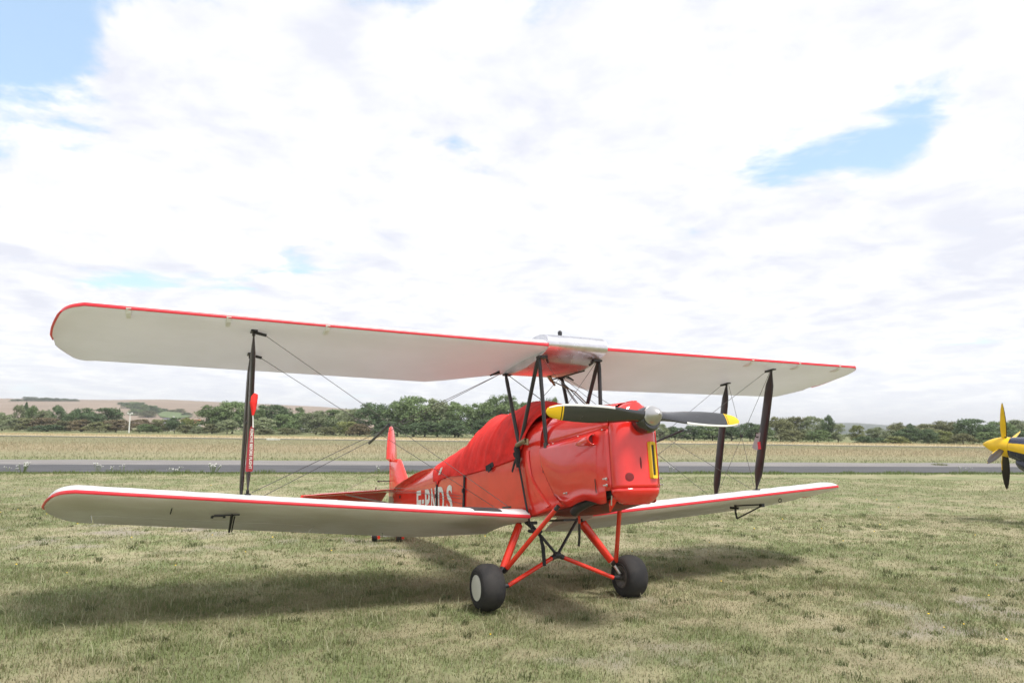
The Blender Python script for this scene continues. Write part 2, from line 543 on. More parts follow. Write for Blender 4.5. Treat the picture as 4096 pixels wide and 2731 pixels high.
def grass_mat():
    if 'grass' in MATS: return MATS['grass']
    m = bpy.data.materials.new('grass'); m.use_nodes = True
    T = NT(m.node_tree); b = T.n['Principled BSDF']; out = T.n['Material Output']
    at = T.new('ShaderNodeVertexColor'); at.layer_name = 'tint'
    T.link(at.outputs[0], b.inputs['Base Color']); b.inputs['Roughness'].default_value = .6; b.inputs['Specular IOR Level'].default_value = .25
    tr = T.new('ShaderNodeBsdfTranslucent'); T.link(at.outputs[0], tr.inputs[0])
    mx = T.new('ShaderNodeMixShader'); mx.inputs[0].default_value = .42
    T.link(b.outputs[0], mx.inputs[1]); T.link(tr.outputs[0], mx.inputs[2]); T.link(mx.outputs[0], out.inputs[0])
    MATS['grass'] = m
    return m


def scatter(n, ya, yb, slope=.80, pad=1.2):
    """random points in the wedge in front of the camera, uniform over area"""
    y = np.sqrt(RNG.random(n) * (yb ** 2 - ya ** 2) + ya ** 2)
    x = (RNG.random(n) * 2 - 1) * (slope * y + pad)
    return x, y


def lawn():
    X = []; Y = []; S = []
    for n, ya, yb, s in ((230000, 3.4, 8.5, 1.0), (170000, 8.5, 15, 1.45), (95000, 15, 27, 2.2)):
        x, y = scatter(n, ya, yb); X.append(x); Y.append(y); S.append(np.full(n, s))
    x = np.concatenate(X); y = np.concatenate(Y); s = np.concatenate(S)
    b = bare(x, y); g = lush(x, y)
    keep = (RNG.random(len(x)) > b * .72) & (RNG.random(len(x)) < .72 + .4 * g) & (y - .19 * x < 28.0)
    x, y, s, g = x[keep], y[keep], s[keep], g[keep]
    n = len(x); r = RNG.random(n)
    tuft = sstep(fbm(x, y, .22, 91), .55, .75) * sstep(fbm(x, y, 1.4, 95), .4, .7)
    h = (.016 + .030 * RNG.random(n) ** 1.6 + .060 * tuft * RNG.random(n)) * (.8 + .55 * g) * (1 + .25 * (s - 1))
    tall = RNG.random(n) < .03
    h = np.where(tall, h + .03 + .06 * RNG.random(n), h)
    w = (.0042 + .003 * RNG.random(n)) * s
    isg = (RNG.random(n) < .17 + .58 * g)[:, None]
    gr = GREEN * (.80 + .42 * r[:, None]) + np.array((.03, .02, .0)) * RNG.random((n, 1))
    st = STRAW * (.85 + .35 * r[:, None])
    col = np.where(isg, gr, st)
    col = np.where(tall[:, None], np.array((.42, .42, .27)) * (.75 + .4 * r[:, None]), col)
    # darker tufts, thickest in the worn corner at the right
    nt = 1500
    tx, ty = scatter(nt, 3.6, 15)
    tk = RNG.random(nt) < .30 + .7 * np.exp(-((tx - 3.8) / 2.2) ** 2 - ((ty - 6.8) / 2.6) ** 2)
    tx, ty = tx[tk], ty[tk]; nt = len(tx); per = 26
    a_ = RNG.random((nt, per)) * 6.283; d_ = np.sqrt(RNG.random((nt, per))) * (.035 + .065 * RNG.random((nt, 1)))
    bx = (tx[:, None] + d_ * np.cos(a_)).ravel(); by = (ty[:, None] + d_ * np.sin(a_)).ravel(); m_ = len(bx)
    bh = ((.035 + .055 * RNG.random((nt, 1))) * (.5 + .6 * RNG.random((nt, per)))).ravel()
    bc = np.repeat(GREEN * (.50 + .45 * RNG.random((nt, 1))), per, 0) * (.8 + .4 * RNG.random((m_, 1)))
    x = np.concatenate([x, bx]); y = np.concatenate([y, by]); h = np.concatenate([h, bh]); w = np.concatenate([w, .004 + .004 * RNG.random(m_) + .0003 * by]); col = np.concatenate([col, bc])
    blades('lawn_grass', x, y, h, w, .75, col, 'short dry lawn grass growing under and around the biplane', 'grass')
lawn()


def meadow():
    n = 110000
    x, y = scatter(n, 34, 96, .78, 2)
    y1 = y - .19 * x
    k = y1 > 37.7 + .5 * fbm(x, y, 2., 33)
    x, y, y1 = x[k], y[k], y1[k]; n = len(x)
    r = RNG.random((n, 1)); band = (sstep(y1, 45, 54) * (1 - sstep(y1, 68, 84)))
    near = 1 - sstep(y1, 39, 44)
    h = .07 + .12 * RNG.random(n) * (.6 + .8 * band) + .04 * near
    w = .010 + .016 * RNG.random(n)
    pick = RNG.random(n)
    c = DULL * (.7 + .6 * r)
    c = np.where((pick < .38 * band)[:, None], RUST * (.65 + .7 * r), c)
    c = np.where(((pick > .70) & (near < .5))[:, None], STRAW * (.8 + .5 * r), c)
    c = np.where((RNG.random(n) < .6 * near)[:, None], np.array((.14, .185, .07)) * (.7 + .6 * r), c)
    blades('meadow_grass', x, y, h, w, .5, c, 'tall tan and rusty meadow grass beyond the taxiway', 'grass')
    # straw on the far side of the runway
    n = 26000
    x = (RNG.random(n) * 2 - 1) * 115; y = 106 + RNG.random(n) * 22
    r = RNG.random((n, 1))
    blades('dry_straw', x, y, .14 + .25 * RNG.random(n), .03 + .03 * RNG.random(n), .6, PALE * (.7 + .6 * r), 'pale dry straw along the far side of the runway', 'straw')
    # fringe of taller green grass along the near edge of the taxiway
    n = 20000
    x = (RNG.random(n) * 2 - 1) * 27; y = 27.9 + .19 * x - np.abs(RNG.normal(0, .45, n)) + .15 * (fbm(x, y=x * 0, scale=2., seed=3) - .5)
    tuft = sstep(fbm(x, y, .8, 12), .45, .7)
    blades('verge_grass', x, y, .05 + .13 * RNG.random(n) * (.35 + tuft), .009 + .008 * RNG.random(n), .5, np.array((.15, .20, .07)) * (.6 + .8 * RNG.random((n, 1))), 'green grass fringe along the near edge of the taxiway', 'grass')
    # yellow flower heads in the lawn
    n = 90
    x, y = scatter(n, 5, 20); b = MB()
    for i in range(n):
        z = float(height(x[i:i+1], y[i:i+1])[0]) + .055 + .05 * random.random(); q = .005 + .004 * random.random() + .0003 * y[i]
        b.add([(x[i] + q * math.cos(a), y[i] + q * math.sin(a) * .6, z + .3 * q * math.sin(a)) for a in [k * math.pi / 3 for k in range(6)]],
              [(0, 1, 2, 3, 4, 5)])
    o = b.build('yellow_flowers', 'yellow_paint', smooth=False); o['kind'] = 'stuff'; o['label'] = 'small yellow flower heads scattered through the lawn'; o['category'] = 'flowers'
meadow()

# ------------------------------------------------------------------ the red biplane
# own frame: x forward, y to its left, z up; origin on the ground between the main wheels
BP_R = Matrix(((.428043, .902476, -.048085), (-.893857, .430582, .124983), (.133199, -.010046, .991039)))
bp = empty('biplane')
_q = BP_R.to_quaternion().to_matrix()
bp.matrix_world = Matrix.Translation((.4998, 7.0534, 0)) @ _q.to_4x4()
tag(bp, 'red biplane with white wings and covered cockpits, parked on the grass', 'aeroplane')

UX, UY, UZ, USW, UDI, UINC, UCH = .5493, .3161, 2.3153, .0763, .0283, .0703, 1.47
LX, LY, LZ, LSW, LDI, LINC, LCH = .0762, .3367, .7914, .0780, .0802, .134, 1.47
LDI_L = .066


def airfoil(f, thick=.105, camber=.038):
    t = 5 * thick * (.2969 * math.sqrt(f) - .126 * f - .3516 * f * f + .2843 * f ** 3 - .1015 * f ** 4)
    c = 4 * camber * f * (1 - f)
    return c + t, c - t * .75


U_OUT = [(4.054, 0, 1.47), (4.12, .045, 1.49), (4.17, .10, 1.475), (4.216, .19, 1.43), (4.255, .34, 1.34), (4.29, .50, 1.24), (4.315, .64, 1.16), (4.335, .80, 1.06)]
L_OUT = [(4.02, 0, 1.47), (4.08, .04, 1.45), (4.14, .11, 1.42), (4.19, .22, 1.34), (4.24, .40, 1.23), (4.27, .55, 1.12), (4.293, .68, .98), (4.30, .76, .90)]


def smooth_outline(o, sub=3):
    """round the tip: a curve through the outline points"""
    out = []
    for i in range(len(o) - 1):
        p0 = np.array(o[max(i - 1, 0)]); p1 = np.array(o[i]); p2 = np.array(o[i + 1]); p3 = np.array(o[min(i + 2, len(o) - 1)])
        for k in range(sub):
            t = k / sub
            out.append(tuple(.5 * (2 * p1 + (p2 - p0) * t + (2 * p0 - 5 * p1 + 4 * p2 - p3) * t * t + (3 * p1 - p0 - 3 * p2 + p3) * t ** 3)))
    out.append(o[-1])
    r = [out[0]]
    for q in out[1:]:
        if q[0] > r[-1][0] + 1e-4: r.append(q)
    return r


U_OUT = smooth_outline(U_OUT); L_OUT = smooth_outline(L_OUT)


class Wing:
    def __init__(s, side, lower):
        s.s = side; s.lower = lower
        if lower: s.x, s.y0, s.z, s.sw, s.di, s.inc, s.ch, s.out = LX, LY, LZ, LSW, (LDI_L if side > 0 else LDI), LINC, LCH, L_OUT
        else: s.x, s.y0, s.z, s.sw, s.di, s.inc, s.ch, s.out = UX, UY, UZ, USW, UDI, UINC, UCH, U_OUT
    def edges(s, y):
        """chordwise start and end of the wing at span y"""
        o = s.out
        if y <= o[0][0]:
            te = interp(y, [.33, .40, .95], [1.02, 1.06, s.ch])
            return 0.0, te
        return interp(y, [q[0] for q in o], [q[1] for q in o]), interp(y, [q[0] for q in o], [q[2] for q in o])
    def thick(s, y):
        o = s.out; t = (y - o[0][0]) / (o[-1][0] - o[0][0])
        return 1.0 if t <= 0 else math.sqrt(max(0.02, 1 - .93 * t * t))
    def pt(s, y, c, h=0.):
        """y span (positive), c metres behind the leading edge line, h metres above chord line"""
        a = y - s.y0
        x0 = s.x - math.tan(s.sw) * a; z0 = s.z + math.tan(s.di) * a
        return Vector((x0 - c * math.cos(s.inc) + h * math.sin(s.inc), s.s * y, z0 - c * math.sin(s.inc) + h * math.cos(s.inc)))
    def surf(s, y, c, top=True, off=0.):
        a, b = s.edges(y); f = min(max((c - a) / (b - a), 0), 1)
        u, l = airfoil(f); k = s.ch * s.thick(y)
        return s.pt(y, c, (u * k + off) if top else (l * k - off))
    def section(s, y, f0=0., f1=1., sag=0., off=0., n=15, teth=.004):
        a, b = s.edges(y); k = s.ch * s.thick(y); up = []; lo = []
        for i in range(n):
            w = (1 - math.cos(math.pi * i / (n - 1))) / 2
            f = f0 + (f1 - f0) * w
            u, l = airfoil(f)
            sg = sag * math.sin(math.pi * min(max((f - .06) / .94, 0), 1)) if f > .06 else 0
            e = teth if f > .995 else 0
            up.append(s.pt(y, a + f * (b - a), u * k - sg + off + e)); lo.append(s.pt(y, a + f * (b - a), l * k + sg * .6 - off - e))
        return up[::-1] + lo[1:] if f0 == 0 else up[::-1] + lo


def span_stations(a, b, step=.165):
    n = max(2, int(round((b - a) / step / 2)) * 2)
    return [(lerp(a, b, i / n), i % 2) for i in range(n + 1)]


def build_wing(side, lower):
    w = Wing(side, lower)
    name = 'lower_wing' if lower else 'upper_wing'
    o0 = w.out[0][0]; ya = w.y0 + .0
    b = MB(); sag = .010
    AIL0, AIL1, AILF = 2.05, 3.98, .765
    def part(st, f0, f1):
        b.loft([w.section(y, f0, f1, sag if odd else 0.) for y, odd in st])
    if lower:
        part(span_stations(ya, AIL0), 0, 1)
        part(span_stations(AIL0, AIL1), 0, AILF)
        tip = [(AIL1, 0), (o0, 0)] + [(q[0], 0) for q in w.out[1:]]
        part(tip, 0, 1)
    else:
        part(span_stations(ya, o0) + [(q[0], 0) for q in w.out[1:]], 0, 1)
    side_word = 'right' if side < 0 else 'left'
    o = b.build(name, 'white_fabric_shaded' if lower else 'white_fabric', bp, angle=50)
    # shade below the lower wing is put into its colour: plain white on faces that look up
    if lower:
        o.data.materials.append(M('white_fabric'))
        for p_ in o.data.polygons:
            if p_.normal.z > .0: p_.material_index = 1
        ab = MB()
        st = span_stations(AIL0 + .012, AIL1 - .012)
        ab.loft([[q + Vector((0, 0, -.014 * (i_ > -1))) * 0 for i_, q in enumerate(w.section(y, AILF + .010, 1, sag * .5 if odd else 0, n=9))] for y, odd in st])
        ao = ab.build('aileron', ['white_fabric_shaded', 'white_fabric'], o, angle=50)
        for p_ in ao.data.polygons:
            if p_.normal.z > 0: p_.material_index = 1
    # red strip round the leading edge and tip
    t = MB()
    secs = []
    ys = [y for y, _ in span_stations(ya, o0, .33)] + [q[0] for q in w.out[1:-1]]
    fl = .0030
    for y in ys:
        a_, b_ = w.edges(y); k = w.ch * w.thick(y); c_ = b_ - a_; r = []
        f0 = fl * (w.ch / c_)
        for f in (f0 * 1.15, f0 * .6, f0 * .25, f0 * .05, 0):
            u, l = airfoil(f); r.append(w.pt(y, a_ + f * c_ - (.003 if f == 0 else .001), u * k + .005))
        for f in (f0 * .05, f0 * .3, f0 * .7):
            u, l = airfoil(f); r.append(w.pt(y, a_ + f * c_ - .001, l * k - .003))
        secs.append(r)
    t.loft(secs, closed=False, caps=False)
    # round the tip itself
    tp = []
    oo = w.out
    for q in oo[9::2]: tp.append(w.pt(q[0] + .004, q[1]))
    tp.append(w.pt(oo[-1][0] + .004, (oo[-1][1] + oo[-1][2]) / 2))
    t.tube(tp, [.006] + [.011] * (len(tp) - 2) + [.006], seg=8)
    so = t.build('leading_edge_strip', 'red_trim', o, angle=60)
    return w, o


W = {}
WO = {}
for s_ in (-1, 1):
    for lo_ in (False, True):
        W[s_, lo_], WO[s_, lo_] = build_wing(s_, lo_)

# slat hinges under the upper leading edge
for s_ in (-1, 1):
    w = W[s_, False]
    for yb in (3.761, 3.055, 2.294):
        b = MB(); secs = []
        for c, dz, hw in ((-.004, .0, .020), (.02, -.018, .021), (.07, -.024, .020), (.13, -.012, .016), (.16, -.002, .008)):
            ll = w.surf(yb, max(c, 0), False)
            secs.append([Vector((ll.x - min(c, 0), ll.y + a * hw, ll.z + dd)) for a, dd in ((-1, .004), (-.8, dz), (.8, dz), (1, .004))])
        b.loft(secs); b.build('slat_hinge', 'white_paint', WO[s_, False])

# walkways on the lower wing roots
for s_ in (-1, 1):
    w = W[s_, True]
    b = MB(); secs = []
    for i in range(7):
        y = lerp(.60, .865, i / 6)
        top = [w.surf(y, c, True, .004) for c in (.035, .08, .15, .25, .4, .6, .8)]
        bot = [q - Vector((0, 0, .006)) for q in top]
        secs.append(top + bot[::-1])
    b.loft(secs); b.build('walkway', 'walkway_black', WO[s_, True])

# fuel tank between the upper wings, corrugated sheet
def fuel_tank():
    b = MB(); secs = []; n = 54
    for i in range(n + 1):
        y = lerp(-UY - .002, UY + .002, i / n)
        rg = .0035 * (1 if i % 2 else -1) if 0 < i < n else 0
        up = []; lo = []
        for k in range(19):
            f = (1 - math.cos(math.pi * k / 18)) / 2
            cc = -.012 + f * 1.03
            hu = .155 * math.sin(math.pi * min(1, f ** .62)) ** .72 if 0 < f < 1 else 0
            hl = -.055 * math.sin(math.pi * f ** .55) ** .6 - .035 * math.sin(math.pi * f) if 0 < f < 1 else 0
            def P(h):
                return Vector((UX - cc * math.cos(UINC) + h * math.sin(UINC), y, UZ - cc * math.sin(UINC) + h * math.cos(UINC)))
            up.append(P(hu + .012 * (1 - f) + (rg if 0 < f < 1 else 0))); lo.append(P(hl + .012 * (1 - f) - (rg if 0 < f < 1 else 0)))
        secs.append(up[::-1] + lo[1:-1])
    b.loft(secs)
    t = b.build('fuel_tank', 'tank_metal', bp, angle=60)
    c = MB(); c.lathe((.25, -.02, 2.40), (0, 0, 1), [(0, .035), (.06, .033), (.065, .012), (.10, .012), (.105, .02), (.135, .022), (.15, .012)], 14)
    c.build('filler_cap', 'black_metal', t)
    s = MB(); s.lathe((.23, .05, 2.42), (0, 0, 1), [(0, .014), (.045, .014), (.047, .003)], 10); s.lathe((.2, .16, 2.43), (0, 0, 1), [(0, .01), (.02, .01), (.022, .003)], 8)
    s.build('vent_stub', 'bare_metal', t)
    e = MB(); e.box((.49 - .13, 0, UZ - .063), (.055, .60, .008), Matrix.Rotation(-UINC, 3, 'Y'))
    e.build('seam_strap', 'bare_metal', t)
    for y in (-.26, .24):
        f = MB(); f.tube([(.40, y, UZ - .06), (.40, y, UZ - .10), (.37, y * .9, UZ - .12)], .012, seg=8); f.build('fuel_fitting', 'black_metal', t)
fuel_tank()

# ---- fuselage
FX = [.62, .35, 0., -.9, -1.75, -2.6, -3.4, -4.1, -4.8, -5.56]
FB = [.270, .290, .310, .312, .308, .253, .197, .147, .097, .035]
FZB = [.865, .835, .785, .785, .805, .865, .945, 1.01, 1.075, 1.135]
FZL = [1.425, 1.425, 1.415, 1.375, 1.325, 1.275, 1.255, 1.245, 1.25, 1.27]
FZT = [1.712, 1.722, 1.735, 1.70, 1.655, 1.595, 1.525, 1.455, 1.405, 1.365]


def fus_b(x): return interp(-x, [-q for q in FX], FB)


def fus(x):
    k = [-q for q in FX]
    return tuple(interp(-x, k, a) for a in (FB, FZB, FZL, FZT))


def fus_section(x, grow=0.):
    b, zb, zl, zt = fus(x); b += grow; zt += grow
    half = [(0, zb), (.6 * b, zb), (b - .022, zb + .002), (b - .006, zb + .010), (b, zb + .028), (b, lerp(zb, zl, .35)), (b, lerp(zb, zl, .7)), (b, zl)]
    for i in range(1, 10):
        a = math.pi / 2 * i / 9
        half.append((b * math.cos(a) ** .85 if i < 9 else 0, zl + (zt - zl) * math.sin(a) ** .9))
    right = [Vector((x, -y, z)) for y, z in half]
    left = [Vector((x, y, z)) for y, z in half[1:-1]][::-1]
    return right + left


def fuselage():
    b = MB()
    xs = sorted(set(list(np.linspace(.62, -1.75, 10)) + list(np.linspace(-1.75, -5.56, 16))), reverse=True)
    b.loft([fus_section(x) for x in xs])
    f = b.build('fuselage', 'red_paint', bp, angle=30)
    # sternpost panel
    s = MB()
    for sg in (-1, 1):
        P = [(x, sg * (fus_b(x) + .004), z) for x, z in ((-5.54, 1.15), (-5.22, 1.13), (-5.16, 1.17), (-5.24, 1.235), (-5.54, 1.25))]
        Q = [(x, y - sg * .006, z) for x, y, z in P]
        s.loft([P, Q])
    s.build('stern_panel', 'off_white', f)
    # raised band behind the firewall
    r = MB()
    pts = [(.001, 1.40), (.0, 1.338), (.012, 1.25), (.038, 1.166), (.09, 1.09), (.166, 1.016), (.26, .935), (.351, .872)]
    for sg in (-1, 1):
        secs = []
        for x, z in pts:
            bb = fus_b(x) + .001
            secs.append([Vector((x - .035, sg * bb, z - .01)), Vector((x - .025, sg * (bb + .012), z - .006)), Vector((x + .03, sg * (bb + .014), z + .008)), Vector((x + .045, sg * bb, z + .012))])
        r.loft(secs)
    r.build('firewall_band', 'red_paint', f)
    # strakes in front of the tailplane
    for sg in (-1, 1):
        k = MB(); secs = []
        for x, z, wd in ((-3.05, 1.49, .004), (-3.2, 1.492, .045), (-3.4, 1.490, .085), (-3.7, 1.468, .115), (-4.15, 1.415, .125), (-4.5, 1.372, .12), (-4.8, 1.335, .105), (-4.95, 1.325, .07)):
            b_, zb, zl, zt = fus(x)
            q = min(max((z - zl) / (zt - zl), 0), .98); yi = b_ * math.cos(math.asin(q ** (1 / .9))) ** .85 - .012
            secs.append([Vector((x, sg * yi, z - .035)), Vector((x, sg * (yi + wd * .5), z - .018)), Vector((x, sg * (yi + wd), z + .004)), Vector((x, sg * (yi + wd), z + .010)), Vector((x, sg * (yi + wd * .5), z + .004)), Vector((x, sg * yi, z - .012))])
        k.loft(secs); k.build('strake', 'red_paint', f)
    # lifting hole, step, small fittings
    h = MB(); h.lathe((-4.72, -fus_b(-4.72) - .002, 1.205), (0, -1, 0), [(0, .026), (.004, .026), (.005, .001)], 14); h.build('lifting_tube', 'dark_bay', f)
    return f
FUS = fuselage()

# registration
def glyph(ch):
    cu = bpy.data.curves.new('t', 'FONT'); cu.body = ch; cu.size = 1; cu.offset = .028; cu.resolution_u = 4
    o = bpy.data.objects.new('t', cu); COL.objects.link(o)
    dg = bpy.context.evaluated_depsgraph_get(); dg.update()
    me = bpy.data.meshes.new_from_object(o.evaluated_get(dg))
    v = [tuple(q.co) for q in me.vertices]; f = [tuple(p.vertices) for p in me.polygons]
    bpy.data.objects.remove(o); bpy.data.curves.remove(cu); bpy.data.meshes.remove(me)
    return v, f


def letter(ch, x0, x1, z0, z1, parent, sg=-1, m='white_paint', yfun=None):
    v, f = glyph(ch)
    ax = [q[0] for q in v]; ay = [q[1] for q in v]
    lx, hx, ly, hy = min(ax), max(ax), min(ay), max(ay)
    b = MB(); vs = []
    for a, c, _ in v:
        t = (a - lx) / (hx - lx); k = (c - ly) / (hy - ly)
        x = lerp(x0, x1, t) if sg < 0 else lerp(x1, x0, t)
        vs.append((x, sg * (fus_b(x) + .0035), lerp(z0, z1, k)))
    b.add(vs, f)
    return b.build('registration_letter', m, parent, smooth=False)


for ch, a, c in (('F', -3.70, -3.46), ('P', -3.25, -3.01), ('N', -2.95, -2.73), ('D', -2.63, -2.37), ('S', -2.26, -2.03)):
    for sg in (-1, 1):
        zt = lerp(1.235, 1.222, (a + 3.7) / 1.6)
        letter(ch, a, c, zt - .335, zt, FUS, sg)
for sg in (-1, 1):
    b = MB(); b.add([(x, sg * (fus_b(x) + .0035), z) for x, z in ((-3.42, 1.05), (-3.30, 1.05), (-3.30, 1.105), (-3.42, 1.105))], [(0, 1, 2, 3)])
    b.build('registration_hyphen', 'white_paint', FUS, smooth=False)

# ---- canvas cockpit cover
def cockpit_cover():
    TX = [.26, .15, .09, -.10, -.38, -.48, -.70, -.86, -.96, -1.08, -1.21, -1.285, -1.40, -1.53, -1.745, -1.9, -2.09, -2.59, -3.0, -3.19]
    TZ = [1.765, 1.822, 1.86, 1.905, 1.95, 1.937, 1.912, 1.896, 1.896, 1.915, 1.937, 1.928, 1.885, 1.832, 1.724, 1.70, 1.683, 1.618, 1.56, 1.532]
    LXs = [-.16, -.24, -.78, -1.5, -1.88, -2.1, -2.30, -2.42, -2.5, -2.62]; LZs = [1.36, 1.351, 1.313, 1.293, 1.308, 1.322, 1.342, 1.40, 1.44, 1.47]
    nx, nk = 120, 30
    secs = []
    rr = random.Random(3)
    for i in range(nx + 1):
        t = i / nx; row = []
        for k in range(-nk, nk + 1):
            q = abs(k) / nk                       # 0 on the ridge, 1 on the lower edge
            # the front edge leans back down the sides, the rear edge forward
            xf = lerp(.24, -.14, min(1, q * 1.25) ** 1.5); xr = lerp(-3.19, -2.62, q ** .8)
            x = lerp(xf, xr, t)
            b_, zb, zl, zt = fus(x)
            top = interp(-x, [-a for a in TX], TZ); low = interp(-x, [-a for a in LXs], LZs)
            b_ += .012
            hump = max(0., top - zt)
            # profile: rounded shoulder, narrower where the canvas is pitched over a windscreen
            # skirt, shoulder, roof
            ks = .30
            if q > 1 - ks:
                w_ = (1 - q) / ks; y = b_; z = lerp(low, zl + .03, w_)
            else:
                w_ = q / (1 - ks)                # 0 ridge .. 1 shoulder
                a = math.pi / 2 * w_
                pw = lerp(.95, 1.35, min(1, hump / .25))
                y = b_ * math.sin(a) ** pw
                z = zl + .03 + (top - zl - .03) * (1 - (1 - math.cos(a)) ** 1.0) if pw < 1 else zl + .03 + (top - zl - .03) * math.cos(a) ** .92
            # folds falling from the peaks
            ph = x * 9 + q * 3.2
            xx_ = np.array([x * 2.4 + q * 1.1 + (5 if k < 0 else 0)]); qq_ = np.array([q * .55 + x * .25])
            fold = (.050 * (.25 - abs(float(fbm(xx_ * .8, qq_, .42, 13, 2)[0]) - .5)) * 1.1 + .022 * float(fbm(xx_, qq_, .55, 3, 3)[0] - .5) + .016 * float(fbm(xx_ * 1.7, qq_, .3, 9, 2)[0] - .5)) * math.sin(math.pi * min(1, q * 1.1)) ** .8
            sgn = -1 if k < 0 else 1
            fold *= .55 + .45 * min(1, hump / .15)
            row.append(Vector((x, sgn * max(0, y + fold * (.4 + q)), z + fold * .5 * (1 - q))))
        secs.append(row)
    b = MB(); b.loft(secs, closed=False, caps=False)
    o = b.build('cockpit_cover', 'red_cloth', bp, angle=70)
    md = o.modifiers.new('s', 'SOLIDIFY'); md.thickness = .006; md.offset = 1
    # hem along the front edge
    hem = [secs[0][j] + Vector((.004, 0, .002)) for j in range(2 * nk + 1)]
    tube('hem', 'red_cloth', o, hem, .008, seg=6)
    tube('seam', 'red_cloth', o, [secs[i][nk] + Vector((0, 0, .006)) for i in range(0, nx + 1, 3)], .0055, seg=5)
    for i in (34, 62):
        tube('seam', 'red_cloth', o, [secs[i][j] + Vector((0, .004 * (1 if j > nk else -1), .005)) for j in range(0, 2 * nk + 1, 2)], .0050, seg=5)
    # straps down the right and left sides
    for sg in (-1, 1):
        for xa, xb, za in ((-2.655, -2.70, 1.30), (-1.572, -1.64, 1.31)):
            t = MB(); secs2 = []
            for i in range(9):
                q = i / 8; x = lerp(xa, xb, q); z = lerp(za, fus(x)[1] + .01, q); y = fus_b(x) + .006
                hw = .022 if q < .6 else .026
                secs2.append([Vector((x - hw, sg * y, z)), Vector((x + hw, sg * y, z)), Vector((x + hw, sg * (y + .008), z)), Vector((x - hw, sg * (y + .008), z))])
            t.loft(secs2); t.build('strap', 'black_cloth', o)
            bk = MB(); x = lerp(xa, xb, .45); bk.box((x, sg * (fus_b(x) + .02), lerp(za, .9, .45)), (.03, .018, .05)); bk.build('strap_buckle', 'black_metal', o)
    # touch tape patch at the hem, sewn label
    t = MB(); t.box((-.83, -.330, 1.332), (.20, .010, .055), Matrix.Rotation(math.radians(-9), 3, 'Y')); t.box((-.83, -.336, 1.308), (.08, .008, .05), Matrix.Rotation(math.radians(-20), 3, 'Y'))
    t.build('hook_tape', 'black_cloth', o)
    t = MB(); P = [(-2.42, 1.452), (-2.34, 1.452), (-2.46, 1.372), (-2.545, 1.372)]
    P = [(x, -(fus_b(x) + .024), z) for x, z in (P[0], P[1], P[2], P[3])]
    t.loft([P, [(x, y + .004, z) for x, y, z in P]]); t.build('sewn_label', 'white_paint', o)
    # rear skirt tab reaching to the rear strap
    t = MB()
    P = [(-2.30, 1.345), (-2.42, 1.46), (-2.60, 1.44), (-2.70, 1.27), (-2.64, 1.255), (-2.52, 1.33)]
    for sg in (-1, 1):
        Q = [(x, sg * (fus_b(x) + .014), z) for x, z in P]
        t.loft([Q, [(x, y - sg * .005, z) for x, y, z in Q]])
    t.build('cover_tab', 'red_cloth', o)
    return o
cockpit_cover()

# ---- engine cowling
def cow_b(x): return interp(x, [.27, .6, 1.0, 1.31], [.294, .277, .250, .226])
def seam_z(x): return interp(x, [.27, 1.31], [1.410, 1.452])


def cowl_top():
    b = MB(); secs = []
    for i in range(12):
        x = lerp(.262, 1.305, i / 11); bb = cow_b(x) + .006; zs = seam_z(x); zt = interp(x, [.26, 1.0, 1.31], [1.728, 1.702, 1.672])
        out = []
        for k in range(25):
            a = math.pi * k / 24
            out.append(Vector((x, -bb * math.copysign(abs(math.cos(a)) ** .8, math.cos(a)), zs + (zt - zs) * math.sin(a) ** .85)))
        secs.append(out)
    b.loft(secs, closed=False, caps=False)
    o = b.build('cowling_top', 'cowl_paint', bp); md = o.modifiers.new('s', 'SOLIDIFY'); md.thickness = .004
    # hinge rod along the seam
    for sg in (-1, 1):
        t = MB(); t.tube([(.29, sg * (cow_b(.29) + .011), seam_z(.29)), (.8, sg * (cow_b(.8) + .011), seam_z(.8)), (1.29, sg * (cow_b(1.29) + .011), seam_z(1.29))], .005, seg=6)
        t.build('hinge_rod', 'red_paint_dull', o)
        for x in (.43, .5, .9, 1.24):
            c = MB(); c.lathe((x, sg * (cow_b(x) + .010), seam_z(x)), (0, sg, 0), [(0, .006), (.009, .005), (.010, .001)], 8); c.build('hinge_pin', 'bare_metal', o)
cowl_top()


